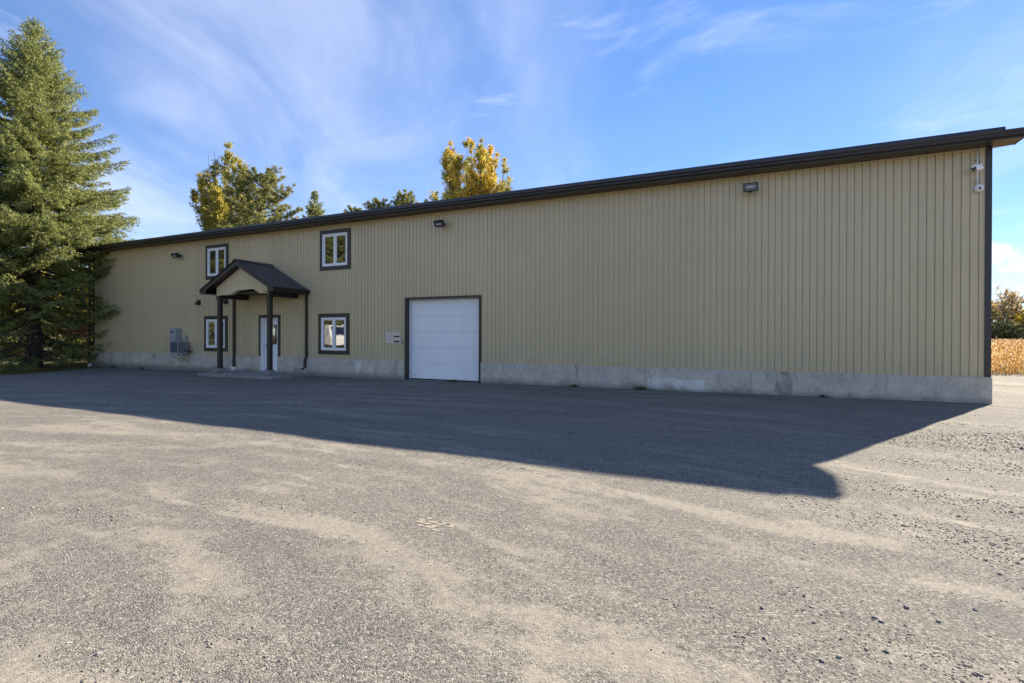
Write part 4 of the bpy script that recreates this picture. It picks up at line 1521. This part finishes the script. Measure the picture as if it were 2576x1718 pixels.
bushes = [
    (oA, -46.5, 6.5, 0.95, 'orange red bush between the spruce trunk and the building end'),
    (oA, -50, 2.0, 0.85, 'orange bush low behind the spruce trunk'),
    (gA, -46, 2.6, 0.9, 'green bush at the foot of the tall spruce'),
    (gA, -48, 9.5, 1.1, 'green bush beside the orange bush at the building end'),
    (gA, -50, -3.5, 1.0, 'green bush behind the left spruce trunk'),
    (oA, -54, -3.0, 1.0, 'orange bush at the left picture edge behind the spruces'),
    (gA, -56, 5.0, 1.3, 'large green bush far behind the spruce trunks'),
    (oA, -44.5, 9.0, 0.9, 'orange bush hard by the building end, right of the other bushes'),
    (gA, -44.0, -4.5, 0.8, 'low green bush left of the tall spruce trunk'),
    (gA, -43.0, 3.6, 0.8, 'low green bush right of the tall spruce trunk'),
    (yC, -55, 11, 1.2, 'bright yellow bush low behind the spruce, toward the building end'),
    (yC, -57, 3, 1.3, 'bright yellow bush low behind the tall spruce trunk'),
    (yC, -58, -4, 1.3, 'bright yellow bush low at the left picture edge'),
    (yC, -66, 14, 1.7, 'wide yellow thicket deep in the wood behind the orange bushes'),
    (yC, -68, 4, 1.8, 'wide yellow thicket deep in the wood behind the tall spruce'),
    (yC, -62, 20, 1.7, 'wide yellow thicket behind the far end of the building'),
    (oA, -52, 9.5, 1.2, 'orange bush glowing low between spruce boughs and downspout'),
    (gA, -53, 14, 1.4, 'large green bush behind the far end of the building')]
for i, (me, x, y, s, lb) in enumerate(bushes):
    plant('bush', me, DEC, (x, y, -0.3), i * 2.1, s, lb, 'bush', 'bushes under the spruces')
# bare grey stem leaning at the left
bs_ = MB()
bs_.tube([(-46.5, -2.2, -0.3), (-46.3, -2.0, 1.5), (-45.6, -1.4, 3.6), (-44.6, -0.9, 5.4)], [0.10, 0.08, 0.06, 0.02], 7)
t = empty('dead_sapling', (-46.5, -2.2, -0.25))
tag(t, 'bare leaning sapling between the two big spruces', 'tree')
bs_.v = [(v[0] + 46.5, v[1] + 2.2, v[2] + 0.25) for v in bs_.v]
bs_.build('trunk', M['bark_pale'], t)

# beyond the corn field at right
oak = broad_meshes(13.0, 4.6, 61, RUST, 3600, 0.27, 0.34, 3, 0.75, bare=0.35, trunk_r=0.022)
mapl = broad_meshes(10.0, 4.0, 62, YEL, 5000, 0.30, 0.2, 3)
cedar = broad_meshes(6.5, 3.2, 63, SAGE, 6500, 0.26, 0.10, 3)


def far(px, dist):
    """a spot beyond the field: bearing given as the tangent off the view axis"""
    d = _f + _r * px
    d.normalize()
    return (CAM.x + d.x * dist, CAM.y + d.y * dist, -0.1)


ft = [(oak, 0.975, 158, 1.0, 'half bare orange oak beyond the corn field', 'oak_tree'),
      (mapl, 1.005, 156, 1.0, 'yellow maple beyond the corn field at the right picture edge', 'maple_tree'),
      (oak, 0.945, 166, 0.80, 'low orange tree beyond the corn, nearest the building corner', 'oak_tree'),
      (oak, 1.04, 162, 1.05, 'orange oak beyond the corn, outside the yellow maple', 'oak_tree'),
      (cedar, 0.935, 150, 1.0, 'dark green bushy tree beyond the corn beside the building corner', 'cedar_tree'),
      (cedar, 0.962, 149, 1.1, 'dark green bushy tree beyond the corn below the half bare oak', 'cedar_tree'),
      (cedar, 0.990, 148, 0.95, 'dark green bushy tree beyond the corn below the yellow maple', 'cedar_tree'),
      (cedar, 1.018, 150, 1.05, 'dark green bushy tree beyond the corn at the right picture edge', 'cedar_tree'),
      (cedar, 1.06, 150, 1.1, 'dark green bushy tree beyond the corn right of all others', 'cedar_tree'),
      (cedar, 0.905, 152, 1.1, 'dark green bushy tree beyond the corn behind the building corner', 'cedar_tree')]
for i, (me, px, ds, s, lb, nm) in enumerate(ft):
    plant(nm, me, DEC, far(px, ds), i * 1.3, s, lb, 'tree', 'trees beyond the corn field')

# trees across the road behind the photographer (seen in the window panes)
bt = [(-58, -30), (-49, -40), (-66, -20), (-40, -46), (-30, -50), (-72, -34), (-18, -52), (-4, -54)]
for i, (x, y) in enumerate(bt):
    me, mt = [(yA, DEC), (yB, DEC)][i % 2]
    plant('autumn_tree', me, mt, (x, y, -0.2), i * 2.3, 1.5 + 0.1 * (i % 3), 'autumn tree across the road, only mirrored in the window panes', 'tree', 'mirrored autumn trees')

for i, (x, y) in enumerate([(-47, -30), (-58, -22), (-53, -36)]):
    plant('spruce_tree', big, CON, (x, y, -0.2), 1.0 + i * 2.3, 1.0, 'spruce across the road, only mirrored in the window panes', 'tree', 'mirrored spruces')

# ------------------------------------------------------------------ parked van mirrored in the lower right window
t = empty('parked_van', (-41.5, -23.5, 0.0), rad(38))
tag(t, 'white van parked across the yard, only mirrored in the lower window', 'van')
bd = MB().prism([(-2.7, 0.45), (2.35, 0.45), (2.75, 0.55), (2.78, 1.05), (2.55, 1.25), (1.75, 1.42), (1.05, 2.25), (0.7, 2.38), (-2.6, 2.42), (-2.75, 2.2)], 'y', -0.95, 0.95)
bd.build('body', M['van_white'], t)
for s in (-1, 1):
    MB().prism([(0.55, 1.45), (1.55, 1.42), (1.0, 2.05), (0.55, 2.10)], 'y', s * 0.951, s * 0.958).build('side_window', M['glass'], t)
    MB().prism([(-0.75, 1.45), (0.40, 1.45), (0.40, 2.08), (-0.75, 2.08)], 'y', s * 0.951, s * 0.958).build('side_window', M['glass'], t)
    MB().box(2.70, 2.79, s * 0.72 - 0.14, s * 0.72 + 0.14, 0.80, 1.02).build('headlight', M['lens'], t)
    for x in (-1.75, 1.75):
        wh = MB().tube([(x, s * 0.70, 0.36), (x, s * 0.74, 0.36), (x, s * 0.95, 0.36), (x, s * 0.97, 0.36)], [0.30, 0.36, 0.36, 0.30], 20).build('wheel', M['tyre'], t)
        MB().tube([(x, s * 0.965, 0.36), (x, s * 0.985, 0.36)], [0.21, 0.18], 14).build('rim', M['steel'], wh)
MB().add([(1.78, -0.82, 1.43), (1.78, 0.82, 1.43), (1.07, 0.80, 2.25), (1.07, -0.80, 2.25)], [(0, 1, 2, 3)]).build('windscreen', M['glass'], t)

# ------------------------------------------------------------------ corn field
def corn():
    R = rng(77)
    P = []
    y = 11.45
    while y < 98:
        k = (y - CAM.y) * 0.3355 + CAM.x
        x0, x1 = min(k - 7, 0.8), k + 12 + 0.10 * (y - 11)
        step = 0.17 if y < 24 else (0.26 if y < 45 else 0.42)
        xs_ = np.arange(x0, x1, step)
        xs_ = xs_ + R.normal(0, 0.05, len(xs_))
        P.append(np.stack([xs_, y + R.normal(0, 0.05, len(xs_)), np.full(len(xs_), y)], 1))
        y += 0.55 if y < 24 else (0.75 if y < 45 else 1.2)
    P = np.concatenate(P)
    n = len(P)
    Hs = R.normal(1.02, 0.10, n)
    wide = np.interp(P[:, 2], [11, 30, 95], [1.0, 1.4, 2.6])
    base = np.stack([P[:, 0], P[:, 1], gz(P[:, 0], P[:, 1]) - 0.04], 1)
    lean = R.normal(0, 0.07, (n, 2))
    V, C = [], []
    pal = np.array([(0.40, 0.22, 0.07), (0.55, 0.34, 0.12), (0.68, 0.46, 0.19), (0.75, 0.57, 0.30)])

    def colr(m):
        pk = np.clip(R.normal(0.5, 0.25, m), 0, 0.99) * 3
        lo = np.floor(pk).astype(int)
        return pal[lo] + (pal[lo + 1] - pal[lo]) * (pk - lo)[:, None]
    # stalk: thin triangle pair
    for a in (0, 1.57):
        sx = np.array([math.cos(a), math.sin(a), 0]) * 0.014
        tip = base + np.stack([lean[:, 0], lean[:, 1], Hs], 1)
        V.append(np.stack([base - sx * wide[:, None], base + sx * wide[:, None], tip], 1))
        c = colr(n)
        C.append(np.repeat(c[:, None, :], 3, 1))
    # leaves: two triangles, up and then hanging
    for k in range(8):
        f = (0.12 + 0.115 * k) + R.normal(0, 0.03, n)
        az = R.uniform(0, 6.28, n)
        ln = R.uniform(0.18, 0.42, n) * (1.1 - 0.4 * f)
        d = np.stack([np.cos(az), np.sin(az), np.zeros(n)], 1)
        s = np.stack([-np.sin(az), np.cos(az), np.zeros(n)], 1) * (0.024 * wide)[:, None]
        p0 = base + np.stack([lean[:, 0], lean[:, 1], Hs], 1) * f[:, None]
        p1 = p0 + d * (ln * 0.6)[:, None] + np.array([0, 0, 1]) * (ln * R.uniform(0.1, 0.7, n))[:, None]
        p2 = p1 + d * (ln * 0.35)[:, None] - np.array([0, 0, 1]) * (ln * R.uniform(0.3, 1.1, n))[:, None]
        c = colr(n) * R.uniform(0.75, 1.15, (n, 1))
        for tri in ((p0, p1 - s, p1 + s), (p1 + s, p1 - s, p2)):
            V.append(np.stack(tri, 1))
            C.append(np.repeat(c[:, None, :], 3, 1))
    V, C = np.concatenate(V).reshape(-1, 3), np.concatenate(C).reshape(-1, 3)
    o = link('corn_field', tri_mesh('corn_field', V, C), M['corn'])
    tag(o, 'dry golden corn field beyond the gravel at right', 'corn field', kind='stuff')


corn()


def far_wood():
    R = rng(123)
    n = 42000
    x = R.uniform(-70, 190, n)
    top = 3.2 + 4.2 * vnoise(x * 0.13, x * 0, 51) + 2.4 * vnoise(x * 0.45, x * 0, 52) + 0.9 * vnoise(x * 1.6, x * 0, 53)
    z = top * (1 - R.random(n) ** 1.6) - 0.2
    y = 138 + 10 * vnoise(x * 0.1, x * 0, 54) + R.normal(0, 1.6, n) + 0.05 * x
    pal = np.array([(0.13, 0.14, 0.06), (0.22, 0.21, 0.08), (0.34, 0.27, 0.10), (0.42, 0.28, 0.11)])
    k = np.clip(vnoise(x * 0.2, z * 0.3, 55) * 2.6 + R.random(n) * 0.9 - 0.3, 0, 3).astype(int)
    V, F, C = leaf_quads(np.stack([x, y, z], 1), R, 0.62, pal[k] * R.uniform(0.7, 1.2, (n, 1)))
    o = link('distant_wood', mesh_np('distant_wood', V, F, C), M['leaf'])
    tag(o, 'far line of woodland closing the fields', 'woodland', kind='stuff')


far_wood()

# ------------------------------------------------------------------ grass and leaf litter under the trees
def grass():
    R = rng(5)
    n = 26000
    y = R.uniform(-9, 9, n)
    edge = np.where(y > -8, -29.9 - (y + 8) * 0.5, -29.9) + 0.3
    x = edge - np.abs(R.normal(0, 1, n)) * 4.0 - R.random(n) * 0.6
    keep = ~((x > LEFT - 0.2) & (y > -0.15))
    x, y = x[keep], y[keep]
    n = len(x)
    h = R.uniform(0.03, 0.13, n)
    az = R.uniform(0, 6.28, n)
    b = np.stack([x, y, gz(x, y) - 0.03], 1)
    s = np.stack([np.cos(az), np.sin(az), np.zeros(n)], 1) * 0.012
    tip = b + np.stack([R.normal(0, 0.05, n), R.normal(0, 0.05, n), h], 1)
    V = np.stack([b - s, b + s, tip], 1).reshape(-1, 3)
    a, c = np.array((0.05, 0.075, 0.02)), np.array((0.20, 0.18, 0.06))
    k = R.random(n) ** 1.5
    C = np.repeat((a + (c - a) * k[:, None])[:, None, :], 3, 1).reshape(-1, 3)
    o = link('grass', tri_mesh('grass', V, C), M['grass'])
    tag(o, 'short grass verge under the spruces', 'grass', kind='stuff')
    # fallen leaves on the verge and a few over the yard
    m1 = 2600
    y = R.uniform(-9, 9, m1)
    edge = np.where(y > -8, -29.9 - (y + 8) * 0.5, -29.9) + 1.2
    x = edge - np.abs(R.normal(0, 1, m1)) * 3.5
    keep = ~((x > LEFT - 0.2) & (y > -0.15))
    P = np.stack([x, y], 1)[keep]
    m2 = 120
    P2 = np.stack([R.uniform(-30, -1, m2), R.uniform(-8, -0.2, m2)], 1)
    P = np.concatenate([P, P2])
    P = np.concatenate([P, (gz(P[:, 0], P[:, 1]) + 0.03)[:, None]], 1)
    pal = np.array([(0.35, 0.24, 0.06), (0.28, 0.15, 0.05), (0.40, 0.31, 0.10), (0.16, 0.11, 0.05)])
    V, F, C = leaf_quads(P, R, 0.052, pal[R.integers(0, 4, len(P))], flat=3.0)
    o = link('fallen_leaves', mesh_np('fallen_leaves', V, F, C), M['leaf'])
    tag(o, 'scattered fallen yellow and brown leaves on verge and yard', 'leaves', kind='stuff')


grass()


def weed(x, label, s=1.0, seed=0):
    R = rng(100 + seed)
    n = 70
    az = R.uniform(0, 6.28, n)
    r = np.abs(R.normal(0, 0.07, n)) * s
    b = np.stack([np.cos(az) * r * 1.8, -np.abs(np.sin(az)) * r, np.zeros(n)], 1)
    tip = b + np.stack([R.normal(0, 0.06, n), R.normal(-0.02, 0.05, n), R.uniform(0.03, 0.15, n)], 1) * s
    sd = np.stack([np.sin(az), np.cos(az), np.zeros(n)], 1) * 0.012
    V = np.stack([b - sd, b + sd, tip], 1).reshape(-1, 3)
    c = np.array((0.06, 0.10, 0.03)) * R.uniform(0.6, 1.7, (n, 1))
    t = link('weed_tuft', tri_mesh('weed_tuft', V, np.repeat(c[:, None, :], 3, 1).reshape(-1, 3)), M['grass'])
    t.location = (x, -0.06, float(gzn(x, -0.06)) - 0.01)
    tag(t, label, 'weed', 'weeds along the foundation')


weed(-13.55, 'green weed tuft at the sill of the overhead door', 1.0, 1)
weed(-7.45, 'green weed tuft at the left end of the long foundation patch', 1.2, 2)
weed(-9.4, 'small weed tuft midway between overhead door and long patch', 0.8, 3)
weed(-3.1, 'low weed tuft at the foundation below the floodlight side of the corner', 0.7, 4)
weed(-30.8, 'weed tuft at the foundation left of the condenser', 1.1, 5)
weed(-33.2, 'weed tuft at the foundation nearest the spruces', 1.2, 6)

# ------------------------------------------------------------------ loose gravel
OCT_V = np.array([(1, 0, 0), (-1, 0, 0), (0, 1, 0), (0, -1, 0), (0, 0, 1), (0, 0, -1)], float)
OCT_F = np.array([(0, 2, 4), (2, 1, 4), (1, 3, 4), (3, 0, 4), (2, 0, 5), (1, 2, 5), (3, 1, 5), (0, 3, 5)])


def gravel_stones():
    R = rng(9)
    n = 330000
    # denser close by
    ds = 1.6 + 13.0 * R.random(n) ** 1.35
    an = R.uniform(-0.92, 0.92, n)
    x = CAM.x + _f.x * ds + _r.x * ds * an * 1.12
    y = CAM.y + _f.y * ds + _r.y * ds * an * 1.12
    wx = x + (vnoise(x * 0.3, y * 0.3, 21) - 0.5) * 2
    wy = y + (vnoise(x * 0.3, y * 0.3, 22) - 0.5) * 2
    rr_ = np.hypot(wx + 9.0, wy + 24.5)
    th_ = np.arctan2(wy + 24.5, wx + 9.0) * 15
    band = vnoise(th_ * 0.22, rr_ * 1.05, 31) * 0.6 + vnoise(th_ * 0.7, rr_ * 2.6, 33) * 0.4
    right = sstep(-5.0, -0.5, x)
    prob = sstep(0.46, 0.70, band) * (0.22 + 0.65 * right) + 0.04
    keep = (R.random(n) < prob) & (y < -0.3)
    x, y, band, right = x[keep], y[keep], band[keep], right[keep]
    n = len(x)
    sz = 0.0024 * np.exp(R.normal(0, 0.42, n)) * (1 + 0.55 * sstep(0.52, 0.75, band)) * (1 + 0.35 * right)
    sz *= np.where(R.random(n) < 0.004, 2.0, 1.0)
    dist = np.hypot(x - CAM.x, y - CAM.y)
    sz *= np.interp(dist, [2, 6, 14], [1.0, 1.15, 1.5])
    keep = sz * 511 / dist > 0.35
    x, y, sz = x[keep], y[keep], sz[keep]
    n = min(len(x), 150000)
    x, y, sz = x[:n], y[:n], sz[:n]
    V = OCT_V[None] * (1 + R.normal(0, 0.22, (n, 6, 1)))
    V = V * np.stack([R.uniform(0.8, 1.6, n), R.uniform(0.7, 1.2, n), R.uniform(0.45, 0.9, n)], 1)[:, None, :] * sz[:, None, None]
    V += R.normal(0, 0.12, (n, 6, 3)) * sz[:, None, None]
    az = R.uniform(0, 6.283, n)
    ca, sa = np.cos(az)[:, None], np.sin(az)[:, None]
    X = V[:, :, 0] * ca - V[:, :, 1] * sa + x[:, None]
    Y = V[:, :, 0] * sa + V[:, :, 1] * ca + y[:, None]
    Z = V[:, :, 2] + (gzn(x, y) + sz * 0.12)[:, None]
    F = OCT_F[None] + (np.arange(n) * 6)[:, None, None]
    pal = np.array([(0.10, 0.098, 0.092), (0.17, 0.16, 0.143), (0.235, 0.215, 0.18), (0.31, 0.28, 0.23), (0.42, 0.39, 0.34)])
    c = pal[R.choice(5, n, p=[0.2, 0.28, 0.28, 0.17, 0.07])] * R.uniform(0.8, 1.2, (n, 1))
    C = np.repeat(c[:, None, :], 6, 1)
    o = link('loose_gravel', mesh_np('loose_gravel', np.stack([X, Y, Z], -1).reshape(-1, 3), F.reshape(-1, 3), C.reshape(-1, 3)), M['stone'])
    tag(o, 'loose grey gravel lying over the yard', 'gravel', kind='stuff')


gravel_stones()


# larger single stones
def stone_mesh(seed, flat=0.6):
    import bmesh
    R = random.Random(seed)
    bm = bmesh.new()
    bmesh.ops.create_icosphere(bm, subdivisions=2, radius=1.0)
    for v in bm.verts:
        v.co *= 1 + R.uniform(-0.16, 0.16)
        v.co.x *= 1.35
        v.co.z *= flat
    cuts = [Vector((R.uniform(-1, 1), R.uniform(-1, 1), R.uniform(-0.3, 1))).normalized() for _ in range(5)]
    for v in bm.verts:
        for c_ in cuts:
            d = v.co.dot(c_)
            if d > 0.72:
                v.co -= c_ * (d - 0.72)
    me = bpy.data.meshes.new('stone')
    bm.to_mesh(me)
    bm.free()
    at_ = me.color_attributes.new('Col', 'FLOAT_COLOR', 'POINT')
    g_ = R.choice([0.12, 0.18, 0.24])
    for d_ in at_.data:
        d_.color = (g_, g_ * 0.98, g_ * 0.94, 1)
    return me


stones = [((-4.236, -11.793), 0.022, 'pale stone on open gravel towards the bottom right'),
          ((-4.311, -11.860), 0.020, 'bluish stone just left of the pale bottom stone'),
          ((-4.025, -11.326), 0.026, 'dark stone, left one of the close pair right of centre'),
          ((-4.003, -11.356), 0.022, 'dark stone, right one of the close pair right of centre'),
          ((-3.848, -11.122), 0.026, 'dark rounded stone above the close pair'),
          ((-3.518, -10.985), 0.022, 'pale flat stone near the right picture edge'),
          ((-4.547, -11.472), 0.024, 'grey stone alone on tan dust below the shadow tip'),
          ((-4.310, -11.512), 0.020, 'grey stone midway between the lone stone and the close pair'),
          ((-4.039, -11.654), 0.020, 'bluish stone below the close pair'),
          ((-3.734, -11.219), 0.022, 'dark stone right of the close pair'),
          ((-3.233, -10.413), 0.022, 'dark stone in the coarse gravel at the right picture edge'),
          ((-7.278, -13.216), 0.022, 'black stone at the lower left of the yard')]
for i, ((x, y), s, lb) in enumerate(stones):
    o = link('stone', stone_mesh(200 + i), M['stone'])
    o.location = (x, y, float(gzn(x, y)) + s * 0.12)
    s *= 0.55
    o.scale = (s, s, s)
    o.rotation_euler = (0, 0, i * 1.9)
    tag(o, lb, 'stone', 'single stones in the yard')


# dried mud plates pressed by tyres
def mud_print(x, y, n_r, n_c, seed):
    R = random.Random(seed)
    for a in range(n_r):
        for b in range(n_c):
            if R.random() < 0.2:
                continue
            cx_, cy_ = x + (b - n_c / 2) * 0.085 + a * 0.02 + R.uniform(-0.02, 0.02), y + (a - n_r / 2) * 0.05 - b * 0.016 + R.uniform(-0.014, 0.014)
            k = R.randint(5, 7)
            pts = []
            for q in range(k):
                th = 6.283 * q / k + R.uniform(-0.2, 0.2)
                pts.append((0.048 * math.cos(th) * R.uniform(0.6, 1.2), 0.024 * math.sin(th) * R.uniform(0.6, 1.2)))
            mb = MB()
            lo = [(p[0], p[1], -0.01) for p in pts]
            hi = [(p[0] * 0.9, p[1] * 0.86, R.uniform(0.0, 0.0035)) for p in pts]
            mb.add(lo + hi, [tuple(range(k, 2 * k))] + [(q, (q + 1) % k, k + (q + 1) % k, k + q) for q in range(k)])
            o = mb.build('mud_plate', M['mud'], yard)
            o.location = (cx_, cy_, float(gzn(cx_, cy_)) + 0.001)
            o.rotation_euler = (R.uniform(-0.06, 0.06), R.uniform(-0.06, 0.06), R.uniform(-0.2, 0.1))


M['mud'] = concrete_mat('dried_mud', (0.30, 0.262, 0.205), False)
mud_print(-6.832, -11.133, 4, 4, 1)
mud_print(-6.796, -9.289, 3, 4, 2)
